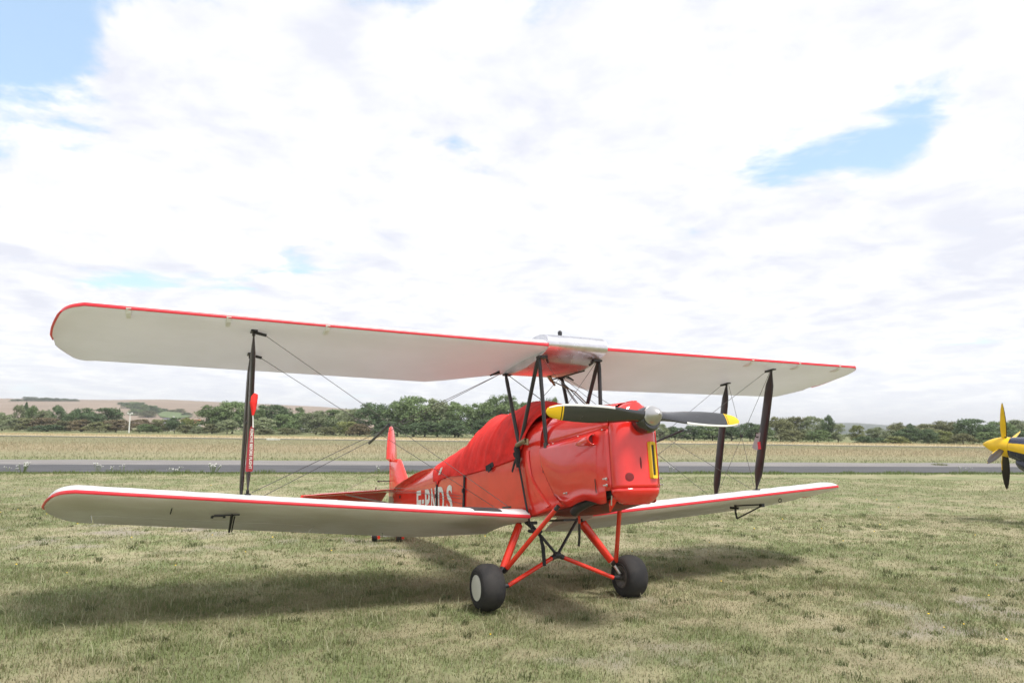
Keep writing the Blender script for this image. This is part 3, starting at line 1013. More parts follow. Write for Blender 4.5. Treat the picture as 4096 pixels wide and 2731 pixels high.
def cowl_side(sg):
    PX = [.262, .273, .294, .34, .393, .487, .537, .60, .658, .70, .756, .85, .961, 1.06, 1.12, 1.161, 1.20, 1.228, 1.232, 1.33]
    PZ = [1.405, 1.34, 1.235, 1.155, 1.084, .963, .926, .885, .864, .859, .864, .889, .903, .886, .868, .862, .864, .872, .962, .966]
    cols = sorted(set([round(q, 3) for q in PX] + [round(lerp(.28, 1.305, i / 26), 3) for i in range(27)]))
    cols = [c for c in cols if c <= 1.305]
    secs = []
    for x in cols:
        zl = interp(x, PX, PZ); zh = seam_z(x) - .004
        secs.append([Vector((x, sg * (cow_b(x) + (.022 if x < 1.15 else lerp(.022, .008, (x - 1.15) / .155)) + .012 * math.sin(math.pi * t) * math.sin(math.pi * min(1, (x - .2) / 1.15)) - .004 * max(0, .12 - t) / .12 * (x > .5)), lerp(zl, zh, t))) for t in [k / 11 for k in range(12)]])
    b = MB(); b.loft(secs, closed=False, caps=False)
    o = b.build('cowling_side_panel', 'cowl_paint', bp); md = o.modifiers.new('s', 'SOLIDIFY'); md.thickness = .006
    # air scoop
    s = MB(); secs = []
    for x, r, pr in ((.885, .004, .002), (.92, .020, .016), (.98, .034, .034), (1.06, .043, .052), (1.13, .047, .060), (1.165, .047, .062)):
        y0 = cow_b(x) + .026
        secs.append([Vector((x - .02 * math.sin(a), sg * (y0 + pr * math.sin(a)), 1.383 + (x - 1.165) * .05 - r * math.cos(a))) for a in [math.pi * k / 12 for k in range(13)]])
    s.loft(secs, closed=False, caps=False); so = s.build('air_scoop', 'cowl_paint', o); md = so.modifiers.new('s', 'SOLIDIFY'); md.thickness = .005
    d = MB(); y0 = cow_b(1.12) + .028
    d.add([(1.12, sg * y0, 1.345)] + [(1.12 - .01 * math.sin(a), sg * (y0 + .050 * math.sin(a)), 1.383 - .040 * math.cos(a)) for a in [math.pi * k / 10 for k in range(11)]], [tuple(range(12))])
    d.build('scoop_opening', 'maroon', o)
    for x, z in ((.70, .975), (1.272, 1.005), (1.27, 1.055)):
        c = MB(); yy = cow_b(x) + .024
        c.lathe((x, sg * yy, z), (0, sg, 0), [(0, .012), (.006, .012), (.008, .005), (.028, .005), (.030, .001)], 10)
        c.box((x, sg * (yy + .026), z), (.034, .006, .010)); c.build('cowl_fastener', 'bare_metal', o)
    v = MB()
    for i in range(2):
        v.box((1.13 + .006 * i, sg * (cow_b(1.13) + .034 + .001 * i), 1.035 - .055 * i), (.006, .004, .055), Matrix.Rotation(math.radians(-6 * sg * sg), 3, 'Y'))
    v.build('louvre_slit', 'dark_bay', o)
    g = MB(); g.box((.315, sg * (fus_b(.3) + .004), 1.215), (.05, .012, .07)); g.build('side_vent', 'dark_bay', o)
for sg in (-1, 1): cowl_side(sg)

# engine bay behind the panels, belly and exhaust
b = MB(); b.loft([[Vector((x, y * w_, z)) for y, z in ((-1, zb_), (-1, 1.43), (1, 1.43), (1, zb_))] for x, w_, zb_ in ((.4, .255, .86), (.9, .235, .88), (1.28, .205, .93))])
b.build('engine_bay', 'dark_bay', bp)
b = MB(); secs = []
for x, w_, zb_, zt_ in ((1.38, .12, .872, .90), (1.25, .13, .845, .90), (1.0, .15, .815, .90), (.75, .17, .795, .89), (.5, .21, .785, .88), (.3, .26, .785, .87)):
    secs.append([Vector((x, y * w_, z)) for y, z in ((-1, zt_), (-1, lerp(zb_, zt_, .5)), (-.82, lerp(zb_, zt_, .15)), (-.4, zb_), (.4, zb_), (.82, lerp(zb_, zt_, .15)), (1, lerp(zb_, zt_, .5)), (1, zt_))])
b.loft(secs); BEL = b.build('cowling_belly', 'shaded_belly', bp)
tube('exhaust_pipe', 'black_metal', BEL, [(1.08, -.18, .915), (.95, -.20, .90), (.82, -.21, .872), (.72, -.215, .842), (.665, -.215, .812)], [.034, .038, .040, .040, .038], seg=12)
b = MB(); b.tube([(1.28, -.18, .92), (1.22, -.19, .86), (1.19, -.19, .80)], [.03, .034, .006], seg=8, flat=.5); b.build('drain_fin', 'red_tube', BEL)
tube('drain_pipe', 'bare_metal', BEL, [(1.255, -.20, .955), (1.235, -.20, .85)], .007, seg=8)


def nose_pt(a, z, off=0.):
    """a: -90..90 deg round the nose from right to left"""
    if z > 1.42:
        q = (z - 1.42) / .252; s = math.sqrt(max(0, 1 - q * q)); s2 = 1 - .45 * q * q
    elif z < .97:
        q = (.97 - z) / .118; s = math.sqrt(max(0, 1 - q * q)) * .5 + .5 if q < 1 else .5; s2 = 1 - .55 * q * q
    else: s = 1; s2 = 1
    n = 2 / 3.0; x0 = 1.304
    c = abs(math.cos(a)) ** n; d = math.copysign(abs(math.sin(a)) ** n, math.sin(a))
    fwd = .150 - .02 * max(0, (z - .97) / .45) * 0
    p = Vector((x0 + fwd * c * s2, (.234 if d < 0 else .166) * d * s, z))
    if off:
        nrm = Vector((abs(math.cos(a)) ** (2 - n) / fwd, math.copysign(abs(math.sin(a)) ** (2 - n), math.sin(a)) / .222, 0)).normalized(); p += nrm * off
    return p


def nose():
    A = [math.radians(q) for q in np.linspace(-90, 90, 41)]
    b = MB(); zs = [.972, 1.0, 1.1, 1.2, 1.3, 1.38, 1.42, 1.46, 1.50, 1.54, 1.58, 1.61, 1.635, 1.655, 1.668]
    b.loft([[nose_pt(a, z) for a in A] for z in zs], closed=False, caps=False)
    b.add([nose_pt(a, 1.668) for a in A], [tuple(range(len(A)))])
    o = b.build('nose_cowling', 'cowl_paint', bp, angle=50); md = o.modifiers.new('s', 'SOLIDIFY'); md.thickness = .005
    c = MB(); zs = [.970, .95, .93, .91, .892, .878, .866, .858, .854]
    c.loft([[nose_pt(a, z, .006 if z > .9 else .002) for a in A] for z in zs], closed=False, caps=False)
    c.add([nose_pt(a, .854) for a in A], [tuple(range(len(A)))])
    ch = c.build('chin_cowling', 'cowl_paint', bp, angle=50); md = ch.modifiers.new('s', 'SOLIDIFY'); md.thickness = .005
    def patch(name, a0, z0, ra, rz, m, off=.003, n=20):
        p = MB(); ring = [nose_pt(a0 + ra * math.cos(w), z0 + rz * math.sin(w), off) for w in [2 * math.pi * k / n for k in range(n)]]
        inn = [nose_pt(a0 + ra * math.cos(w) * 1.1, z0 + rz * math.sin(w) * 1.1, -.001) for w in [2 * math.pi * k / n for k in range(n)]]
        mid = [nose_pt(a0 + ra * .5 * math.cos(w), z0 + rz * .5 * math.sin(w), off + .001) for w in [2 * math.pi * k / n for k in range(n)]]
        p.loft([inn, ring, mid], True, False); k = len(p.v); p.add([nose_pt(a0, z0, off + .001)] + mid, [(0, 1 + i, 1 + (i + 1) % n) for i in range(n)])
        return p.build(name, m, o)
    patch('cover_plate', math.radians(-31), 1.058, .19, .031, 'maroon')
    patch('drain_slot', math.radians(-4.5), 1.165, .020, .044, 'maroon')
    return o
NOSE = nose()


def intake():
    al = math.radians(20); R_ = Matrix.Rotation(al, 3, 'Z'); c = Vector((1.449, .072, 1.188))
    def P(d, y, z): return c + R_ @ Vector((d, y, z))
    def rr(w, h, r, n=5):
        out = []
        for cx, cz, a0 in ((w - r, h - r, 0), (-w + r, h - r, 90), (-w + r, -h + r, 180), (w - r, -h + r, 270)):
            for k in range(n):
                a = math.radians(a0 + 90 * k / (n - 1)); out.append((cx + r * math.cos(a), cz + r * math.sin(a)))
        return out
    b = MB()
    out = rr(.036, .146, .012); inn = rr(.019, .120, .007)
    b.loft([[P(-.03, y, z) for y, z in out], [P(.012, y, z) for y, z in out], [P(.020, y * .96, z * .985) for y, z in out], [P(.016, y, z) for y, z in inn], [P(-.03, y, z) for y, z in inn]], True, False)
    o = b.build('air_intake', 'yellow_paint', NOSE, angle=40)
    g = MB(); g.add([P(.008, y, z) for y, z in inn], [tuple(range(len(inn)))]); 
    for i in range(14): g.box(P(.010, 0, -.112 + i * .0172), (.003, .040, .003), R_)
    g.build('intake_grille', 'dark_mesh', NOSE)
intake()

# ---- propeller
def propeller():
    HX, HZ = 1.5959, 1.5203
    h = MB(); h.lathe((1.44, 0, HZ - .026), (1, 0, 0), [(0, .095), (.05, .106), (.09, .104), (.13, .094), (.148, .076), (.150, .02)], 30)
    hub = h.build('propeller', 'black_prop', bp)
    s = MB(); s.lathe((HX - .006, 0, HZ), (1, 0, 0), [(0, .077), (.008, .078), (.012, .073), (.03, .068), (.06, .055), (.085, .039), (.10, .023), (.106, .011), (.116, .009), (.118, .002)], 30)
    s.build('spinner', 'spinner_metal', hub, angle=50)
    R0, R1 = .06, .9233
    RS = [.05, .09, .14, .20, .30, .42, .55, .68, .78, .855, .89, .912, .9225]
    CH = [.12, .125, .118, .120, .136, .146, .146, .138, .124, .100, .078, .050, .016]
    TH = [.075, .070, .056, .044, .034, .027, .022, .018, .014, .011, .009, .007, .004]
    TW = [58, 55, 50, 45, 38, 32, 27, 24, 21, 20, 19, 19, 19]
    def sec(sg, r, grow=0., c0=-.5, c1=.5):
        ch, th, tw = (interp(r, RS, a) for a in (CH, TH, TW)); tw = math.radians(tw)
        out = []
        n = 10
        swe = .012 * (r / R1) ** 2
        def P(c, t):
            # c along chord towards the leading edge, t forward through the blade
            dz = (c * math.cos(tw) - t * math.sin(tw)); dx = (c * math.sin(tw) + t * math.cos(tw))
            return Vector((HX - .045 + dx, sg * r, HZ + (-sg) * (dz + swe)))
        for k in range(n + 1):
            f = lerp(c0, c1, k / n); out.append(P(f * ch, th * .62 * (max(0, 1 - (2 * f) ** 2)) ** .6 + grow))
        for k in range(n, -1, -1):
            f = lerp(c0, c1, k / n); out.append(P(f * ch, -th * .38 * (max(0, 1 - (2 * f) ** 2)) ** .6 - grow - .0006))
        return out
    for sg in (-1, 1):
        b = MB(); rs = [r for r in RS if r < .80] + [.795]
        b.loft([sec(sg, r) for r in rs]); b.build('blade', 'black_prop', hub, angle=50)
        t = MB(); rs = [.797, .83] + [r for r in RS if r > .84]
        t.loft([sec(sg, r) for r in rs]); t.build('blade_tip', 'yellow_paint', hub, angle=50)
        for ra, rb, m in ((.778, .789, 'yellow_paint'),):
            q = MB(); q.loft([sec(sg, ra, .0015), sec(sg, rb, .0015)]); q.build('tip_stripe', m, hub)
        e = MB(); e.loft([sec(sg, r, .0016, .405, .505) for r in np.linspace(.34, .90, 9)]); e.build('edge_sheath', 'white_paint', hub)
propeller()

# ---- struts
def spindle(name, p0, p1, chord, thick, m, parent, blunt=.16, fwd=(1, 0, 0)):
    """streamlined strut tapering at both ends"""
    p0, p1 = Vector(p0), Vector(p1); b = MB()
    pts = []; rad = []
    L = (p1 - p0).length
    for t, r in ((0, .24), (.02, .26), (.06, .5), (.13, .93), (.2, 1), (.5, 1.03), (.8, 1), (.87, .93), (.94, .5), (.98, .26), (1, .24)):
        pts.append(p0 + (p1 - p0) * t); rad.append(chord / 2 * r)
    b.tube(pts, rad, seg=16, flat=thick / chord, up=fwd)
    o = b.build(name, m, parent)
    e = MB()
    for a, bb in ((p0, p0 + (p1 - p0) * .03), (p1, p1 + (p0 - p1) * .03)):
        e.tube([a, bb], .013, seg=8)
    e.build('strut_end_fitting', 'black_metal', o)
    return o


SY = 2.8138
WIRES = []
for sg in (-1, 1):
    wu, wl = W[sg, False], W[sg, True]
    dy_f, dy_r = ((-.02), (.028)) if sg < 0 else (0, 0)
    uf = wu.surf(SY - dy_f * 0 + (.030 if sg < 0 else 0), .2184, False); ur = wu.surf(SY - (.030 if sg < 0 else 0), .9775, False)
    lf = wl.surf(SY - .029, .188, True); lr = wl.surf(SY - .029 - (.02 if sg < 0 else 0), .9197, True)
    f_ = spindle('interplane_strut', uf, lf, .125, .040, 'dark_wood', bp)
    r_ = spindle('interplane_strut', ur, lr, .118, .038, 'dark_wood', bp)
    for q in (uf, ur):
        b = MB(); b.box(q + Vector((0, 0, -.004)), (.09, .05, .012)); b.tube([q + Vector((0, -sg * .01, -.012)), q + Vector((0, -sg * .10, -.03))], .013, seg=8); b.build('strut_bracket', 'black_metal', WO[sg, False])
    for q in (lf, lr):
        b = MB(); b.box(q + Vector((0, 0, .002)), (.08, .045, .012)); b.build('strut_bracket', 'black_metal', WO[sg, True])
    # roots of the wires
    ul = wu.surf(.36, .93, False); ufr = wu.surf(.35, .17, False)
    ll = wl.surf(.47, .20, True); ll2 = wl.surf(.47, .26, True)
    up = Vector((0, 0, .02))
    WIRES += [(sg, uf + Vector((0, -sg * .09, -.03)), ll + up, .0026), 
              (sg, ur + Vector((0, -sg * .09, -.03)), ll2 + up + Vector((-.25, 0, 0)), .0026),
              (sg, ul + Vector((0, 0, -.02)), lf + Vector((-.05, -sg * .04, .02)), .0028), (sg, ul + Vector((-.03, 0, -.02)), lr + Vector((0, -sg * .04, .02)), .0028),
              (sg, uf + Vector((-.03, 0, -.02)), lr + Vector((.02, 0, .03)), .0025), (sg, ur + Vector((.03, 0, -.02)), lf + Vector((-.03, 0, .03)), .0025)]
    xm = (uf + lr + ur + lf) / 4
    b = MB(); b.lathe(xm + Vector((0, -.02, 0)), (0, 1, 0), [(0, .008), (.01, .018), (.03, .018), (.04, .008)], 10); b.build('wire_acorn', 'black_metal', bp)
    b = MB(); b.tube([ul + Vector((0, sg * .03, -.012)), ul + Vector((-.02, sg * .13, -.05))], [.016, .008], seg=8); b.box(ll + Vector((-.03, 0, .012)), (.14, .03, .016)); b.build('wire_lug', 'black_metal', bp)
    # spacer bar where the wires cross
    y0 = 1.62 if sg < 0 else 1.58
    tube('spacer_bar', 'black_metal', bp, [(-.81 if sg < 0 else -.66, sg * y0, 1.555), (-.14 if sg < 0 else .0, sg * y0, 1.645)], .013, seg=10)
for sg, a, c, r in WIRES:
    tube('bracing_wire', 'wire_steel', bp, [a, c], r, seg=6)

# cabane struts over the fuselage
for sg in (-1, 1):
    A = Vector((-.139, sg * .318, 1.464)); B = Vector((.375, sg * .298, 1.430))
    tf = Vector((UX - .175, sg * .329, UZ - .075)); tr = Vector((UX - .915, sg * .329, UZ - .095))
    for p0, p1 in ((tf, B), (tf + Vector((-.02, 0, 0)), A + Vector((.02, 0, 0))), (tr, A)):
        b = MB(); d = p1 - p0
        b.tube([p0 + d * t for t in (0, .04, .1, .9, .96, 1)], [.014, .020, .024, .024, .020, .012], seg=12, flat=.72, up=(1, 0, 0)); b.build('cabane_strut', 'black_metal', bp)
    b = MB(); b.box(tf + Vector((0, -sg * .03, .0)), (.07, .09, .02)); b.box(tr + Vector((0, -sg * .02, .0)), (.07, .08, .02)); b.box(B + Vector((0, 0, -.01)), (.05, .03, .05)); b.build('cabane_fitting', 'black_metal', bp)
tf = lambda s: Vector((UX - .175, s * .30, UZ - .08)); tr = lambda s: Vector((UX - .915, s * .30, UZ - .10))
for a, c, r in ((tf(-1), tr(1), .005), (tf(1), Vector((.375, -.26, 1.55)), .0025), (tf(-1), Vector((.375, .26, 1.55)), .0025), (tr(-1), Vector((.36, .28, 1.45)), .004), (tr(1), Vector((.375, .29, 1.47)), .004),
                (tr(1), Vector((-.2, -.25, 1.72)), .003), (tr(1) + Vector((.03, -.04, 0)), Vector((.55, .24, 1.60)), .006), (tr(1) + Vector((-.02, .02, 0)), Vector((.42, .29, 1.47)), .004)):
    tube('cabane_wire', 'wire_steel', bp, [a, c], r, seg=6)
tube('fuel_pipe', 'brass', bp, [(UX - .80, .13, UZ - .10), (UX - .80, .15, UZ - .16), (UX - .74, .18, UZ - .20), (UX - .5, .23, UZ - .32), (.2, .27, 1.85), (.37, .30, 1.52)], .006, seg=8)
b = MB(); b.lathe((UX - .80, .10, UZ - .105), (0, .6, -.8), [(0, .012), (.02, .02), (.07, .019), (.08, .012), (.12, .012), (.13, .004)], 12); b.build('fuel_cock', 'brass', bp)
tube('fuel_cock_rod', 'black_metal', bp, [(UX - .78, .14, UZ - .15), (UX - .42, .31, UZ - .12)], .007, seg=6)

# straps, wrapping and venturi pipe where the right cabane struts meet the fuselage
def strap_bundle():
    A = Vector((-.135, -.338, 1.464))
    b = MB(); b.tube([A + Vector((.0, 0, .03)), A + Vector((.005, -.012, -.02)), A + Vector((.02, -.014, -.07)), A + Vector((.015, -.01, -.14)), A + Vector((.005, -.006, -.20))], [.022, .046, .040, .034, .026], seg=12, flat=.6, up=(1, 0, 0))
    o = b.build('strap_bundle', 'black_cloth', bp)
    t = MB(); t.tube([A + Vector((.0, -.01, -.10)), A + Vector((-.06, -.01, -.15)), A + Vector((-.13, -.006, -.23))], [.020, .018, .014], seg=8, flat=.5, up=(1, 0, 0)); t.tube([A + Vector((-.05, -.01, -.06)), A + Vector((-.03, -.014, -.09)), A + Vector((.0, -.012, -.10))], .018, seg=8); t.build('strap_tail', 'black_cloth', o)
    p = MB(); p.lathe(A + Vector((.03, -.022, .005)), (1, -.06, .12), [(0, .020), (.01, .024), (.22, .022), (.226, .018), (.20, .012)], 14); p.build('venturi_pipe', 'brass', o)
    q = MB(); e = A + Vector((.285, -.04, .01)); q.tube([A + Vector((.21, -.03, .0)), e + Vector((.01, 0, -.015))], .010, seg=8); q.tube([e + Vector((.01, 0, -.03)), e + Vector((.012, 0, .028))], .012, seg=8); q.build('venturi_mouth', 'brass', o)
    # long strap down to the undercarriage
    s = MB(); secs = []
    for x, y, z in ((-.11, -.346, 1.31), (-.085, -.336, 1.18), (-.045, -.332, 1.02), (.0, -.335, .90), (.05, -.345, .80), (.115, -.352, .70), (.15, -.350, .66)):
        secs.append([Vector((x - .016, y, z)), Vector((x + .016, y, z)), Vector((x + .016, y - .006, z)), Vector((x - .016, y - .006, z))])
    s.loft(secs); s.tube([(.10, -.37, .67), (.20, -.36, .665), (.22, -.31, .66), (.14, -.30, .655), (.10, -.37, .67)], .016, seg=8)
    s.tube([(.165, -.30, .66), (.17, -.27, .52), (.172, -.265, .36)], [.010, .020, .018], seg=8, flat=.5, up=(0, 1, 0))
    s.build('tie_strap', 'black_cloth', o)
strap_bundle()

# ---- undercarriage
NODE = Vector((-.062, 0, .436))
def undercarriage():
    for sg in (-1, 1):
        wc = Vector((0, sg * .7564, .202))
        top = Vector((-.145, sg * .345, .735)); bot = Vector((-.03, sg * .585, .345)); ax = Vector((0, sg * .70, .202))
        d = (bot - top)
        b = MB(); b.tube([top, top + d * .03, top + d * .97, bot], [.020, .036, .036, .026], seg=16)
        leg = b.build('compression_leg', 'red_tube', bp)
        f = MB(); f.tube([top + Vector((-.055, 0, -.03)), bot + Vector((-.045, 0, .0))], .030, seg=10, flat=.35, up=(1, 0, 0)); f.build('leg_fairing', 'red_tube', leg)
        t = MB(); t.tube([bot - d * .02, bot + d.normalized() * .03], [.032, .026], seg=12); t.tube([bot + d.normalized() * .02, ax + Vector((0, -sg * .06, .04)), ax + Vector((0, -sg * .03, 0))], [.016, .015, .018], seg=10); t.build('leg_piston', 'black_metal' if sg < 0 else 'bare_metal', leg)
        e = MB(); e.tube([top + Vector((0, sg * .0, .03)), top - d * -.03], .024, seg=10); e.build('leg_fitting', 'black_metal', leg)
        p0 = Vector((.58, sg * .318, .872)); p1 = Vector((.05, sg * .58, .355)); dd = p1 - p0
        b = MB(); b.tube([p0 + dd * .06, p1], .021, seg=12); fs = b.build('forward_strut', 'red_tube', bp)
        e = MB(); e.tube([p0, p0 + dd * .10], .019, seg=10); e.tube([p1 - dd * .02, bot + Vector((.02, 0, -.02))], .022, seg=10); e.build('strut_joint', 'black_metal', fs)
        r0 = NODE + Vector((0, sg * .03, -.01)); r1 = Vector((.02, sg * .60, .185)); dr = r1 - r0
        b = MB(); b.tube([r0 + dr * .05, r0 + dr * .93], .020, seg=12); rr = b.build('radius_rod', 'red_tube', bp)
        e = MB(); e.tube([r0 + dr * .92, Vector((.01, sg * .66, .195)), Vector((0, sg * .72, .202))], .019, seg=10); e.tube([r0 - dr * .02, r0 + dr * .06], .024, seg=10); e.build('rod_joint', 'black_metal', rr)
        tube('bracing_strut', 'black_metal', bp, [(-.11, sg * .273, .765), NODE], .014, seg=10)
        # wheel
        w = MB(); prof = []
        R_, W_ = .2017, .112
        for k in range(25):
            a = -math.pi * .80 + 1.6 * math.pi * k / 24
            cx = math.copysign(abs(math.sin(a)) ** .85, math.sin(a)); cz = math.copysign(abs(math.cos(a)) ** .9, math.cos(a))
            prof.append((W_ * cx, (R_ - .068) + .068 * cz))
        w.lathe(wc, (0, 1, 0), prof, 40)
        wh = w.build('wheel', 'tyre_rubber', bp, angle=60)
        for rad_, hh_ in ((.168, .098), (.128, .1135)):
            g = MB()
            for sd in (-1, 1):
                ring = [wc + Vector((rad_ * math.cos(a), sd * hh_, rad_ * math.sin(a))) for a in [2 * math.pi * k / 36 for k in range(37)]]
                g.tube(ring, .0035, seg=5, up=(0, 1, 0))
            g.build('sidewall_ring', 'tyre_rubber', wh)
        c = MB(); y0 = sg * .082
        c.lathe(wc, (0, sg, 0), [(.06, .10), (.100, .117), (.106, .115), (.113, .09), (.117, .04), (.118, .004)], 30)
        c.build('hub_disc', 'off_white', wh)
        h = MB(); h.lathe(wc, (0, -sg, 0), [(.06, .10), (.102, .104), (.106, .096), (.098, .082), (.092, .07), (.092, .035), (.125, .032), (.130, .01)], 24); h.build('brake_hub', 'dull_steel', wh)
        x = MB(); x.lathe(wc + Vector((0, -sg * .10, 0)), (0, sg, 0), [(0, .026), (.06, .022), (.10, .02)], 12); x.build('axle', 'black_metal', wh)
        v = MB(); v.lathe(wc + Vector((.09, -sg * .085, .09)), (.3, -sg, .2), [(0, .006), (.03, .005)], 6); v.build('tyre_valve', 'black_metal', wh)
    b = MB(); b.lathe(NODE + Vector((0, -.04, 0)), (0, 1, 0), [(0, .015), (.01, .030), (.03, .032), (.05, .032), (.07, .030), (.08, .015)], 12); b.lathe(NODE + Vector((0, 0, -.03)), (0, 0, 1), [(0, .02), (.06, .02)], 10)
    b.build('rod_node', 'black_metal', bp)
    b = MB(); b.tube([(.35, .02, .80), (.33, .03, .72)], .012, seg=8); o = b.build('breather_pipe', 'red_tube', bp)
    tube('breather_hose', 'black_metal', o, [(.33, .03, .73), (.31, .035, .60), (.28, .04, .52)], .012, seg=8)
    b = MB(); b.tube([(-.13, -.30, .755), (-.05, -.16, .60)], .010, seg=8); b.box((-.10, -.24, .74), (.05, .10, .03)); b.box((-.02, .05, .755), (.30, .14, .02)); b.build('brake_bracket', 'black_metal', bp)
undercarriage()

# ---- tail
def tail():
    f = MB()
    def slab(outline, th, mb, yf=lambda x, z: 0., taper=None):
        L_ = [Vector((x, yf(x, z) - th / 2, z)) for x, z in outline]; R_ = [Vector((x, yf(x, z) + th / 2, z)) for x, z in outline]
        cx = sum(p[0] for p in outline) / len(outline); cz = sum(p[1] for p in outline) / len(outline)
        li = [Vector((lerp(x, cx, .10), yf(x, z) - th * .9, lerp(z, cz, .10))) for x, z in outline]; ri = [Vector((lerp(x, cx, .10), yf(x, z) + th * .9, lerp(z, cz, .10))) for x, z in outline]
        mb.loft([li, L_, R_, ri])
    slab([(-4.62, 1.40), (-4.70, 1.47), (-4.86, 1.62), (-5.03, 1.775), (-5.07, 1.805), (-5.115, 1.812), (-5.53, 1.812), (-5.53, 1.33), (-5.0, 1.34)], .035, f)
    fin = f.build('fin', 'red_paint', bp, angle=50)
    # rudder turned to the left, horn balance ahead of the hinge
    r = MB(); dl = math.radians(29); hx = -5.555
    out = [(-.235, 1.845), (-.215, 2.0), (-.175, 2.15), (-.115, 2.29), (-.05, 2.37), (.02, 2.395), (.12, 2.375), (.27, 2.25), (.40, 2.05), (.47, 1.80), (.475, 1.55), (.42, 1.33), (.30, 1.18), (.12, 1.11), (.01, 1.10), (.01, 1.815)]
    def P(s, z, t): return Vector((hx - s * math.cos(dl) + t * math.sin(dl), s * math.sin(dl) + t * math.cos(dl), z))
    th = lambda s: lerp(.036, .010, min(1, max(0, (s + .2) / .65)))
    cx, cz = .12, 1.75
    r.loft([[P(lerp(s, cx, .09), lerp(z, cz, .06), -th(s)) for s, z in out], [P(s, z, -th(s) * .45) for s, z in out], [P(s, z, th(s) * .45) for s, z in out], [P(lerp(s, cx, .09), lerp(z, cz, .06), th(s)) for s, z in out]])
    r.build('rudder', 'red_paint', bp, angle=45)
    k = MB(); k.tube([P(.02, 1.50, -.02), P(-.02, 1.50, -.20)], .008, seg=8); k.lathe(P(-.02, 1.50, -.20), (0, 0, 1), [(-.015, .01), (-.01, .018), (.01, .018), (.015, .01)], 8); k.build('rudder_horn', 'black_metal', bp)
    for sg in (-1, 1):
        # tailplane: outline (x, y)
        def z_(x, y): return 1.325 - .040 * (abs(y) - .1) / 1.3 - (abs(y) - .1) * .01
        le = [(-4.80, .06), (-4.86, .30), (-4.95, .60), (-5.05, .90), (-5.17, 1.18), (-5.27, 1.33), (-5.37, 1.42)]
        secs = []
        for x, y in le:
            xe = -5.42 if y < 1.3 else -5.42
            row = []
            t = .022 if y < 1.3 else .012
            for q in (0, .08, .3, .7, 1): row.append(Vector((lerp(x, xe, q), sg * y, z_(x, y) + t * (.15 + math.sin(math.pi * min(1, q * .8 + .03))))))
            for q in (1, .7, .3, .08): row.append(Vector((lerp(x, xe, q), sg * y, z_(x, y) - t * (.15 + math.sin(math.pi * min(1, q * .8 + .03))))))
            secs.append(row)
        b = MB(); b.loft(secs); tp = b.build('tailplane', 'red_paint', bp, angle=45)
        secs = []
        for y, c in ((.10, .30), (.16, .42), (.35, .50), (.7, .54), (1.05, .52), (1.28, .43), (1.40, .30), (1.45, .12)):
            x0 = -5.43; zz = z_(0, y); dr = math.tan(math.radians(24)); t = .018
            secs.append([Vector((x0, sg * y, zz + t)), Vector((x0 - c * .5, sg * y, zz + t * .7 - dr * c * .5)), Vector((x0 - c, sg * y, zz - dr * c)), Vector((x0 - c * .5, sg * y, zz - t * .7 - dr * c * .5)), Vector((x0, sg * y, zz - t))])
        b = MB(); b.loft(secs); b.build('elevator', 'red_paint', bp, angle=45)
        tube('tailplane_strut', 'grey_plate', bp, [(-5.2, sg * .82, 1.275), (-5.25, sg * .07, 1.12)], .012, seg=8)
        tube('elevator_horn', 'black_metal', bp, [(-5.36, sg * .30, 1.39), (-5.40, sg * .30, 1.30)], .010, seg=8)
        for z0, z1 in ((1.20, 1.385), (1.17, 1.31), (1.11, 1.36)):
            tube('control_cable', 'wire_steel', bp, [(-1.65, sg * (fus_b(-1.65) + .012), z0 - .13), (-3.3, sg * (fus_b(-3.3) + .03), lerp(z0 - .13, z1, .55)), (-5.36, sg * .28, z1)], .0022, seg=5)
        tube('tail_wire', 'wire_steel', bp, [(-5.2, sg * .9, 1.29), (-5.5, 0, 1.75)], .0025, seg=5)
tail()

# aileron cranks under the lower wings
for sg in (-1, 1):
    w = W[sg, True]
    q = w.surf(2.86, .62, False)
    b = MB()
    if sg < 0:
        b.tube([q + Vector((.04, 0, -.01)), q + Vector((-.06, 0, -.09)), q + Vector((-.14, .0, -.15))], [.015, .011, .010], seg=8)
        b.tube([q + Vector((-.04, .03, -.02)), q + Vector((-.14, .02, -.15))], .006, seg=6)
        b.box(q + Vector((0, 0, -.008)), (.05, .13, .012)); b.box(q + Vector((-.12, -.10, -.012)), (.025, .11, .014)); b.box(q + Vector((.10, -.10, -.010)), (.02, .10, .012))
        for yy in (-.05, -.15): b.lathe(q + Vector((-.12, yy, -.03)), (0, 0, 1), [(0, .012), (.02, .012)], 8)
    else:
        b.tube([q + Vector((.0, -.01, -.01)), q + Vector((-.02, 0, -.09)), q + Vector((-.03, .02, -.17))], [.016, .012, .012], seg=8)
        b.tube([q + Vector((-.03, .02, -.17)), q + Vector((.30, .12, -.035))], .009, seg=8)
        b.tube([q + Vector((-.06, -.04, -.04)), q + Vector((.04, .0, -.05))], .014, seg=8); b.box(q + Vector((.30, .12, -.03)), (.05, .04, .04)); b.tube([q + Vector((0, .0, -.02)), q + Vector((.30, .12, -.02))], .008, seg=6)
    b.build('aileron_crank', 'black_metal', WO[sg, True])
    r = MB(); c = w.surf(3.35, .35, False) + Vector((0, 0, -.03))
    r.tube([c + .022 * Vector((math.cos(a), .2 * math.sin(a), math.sin(a))) for a in [2 * math.pi * k / 12 for k in range(13)]], .005, seg=6); r.build('picketing_ring', 'black_metal', WO[sg, True])
tube('pitot_tube', 'bare_metal', WO[-1, True], [W[-1, True].surf(1.35, 1.30, False) + Vector((0, 0, -.01)), W[-1, True].surf(1.35, 1.30, False) + Vector((-.10, .03, -.05))], .007, seg=8)

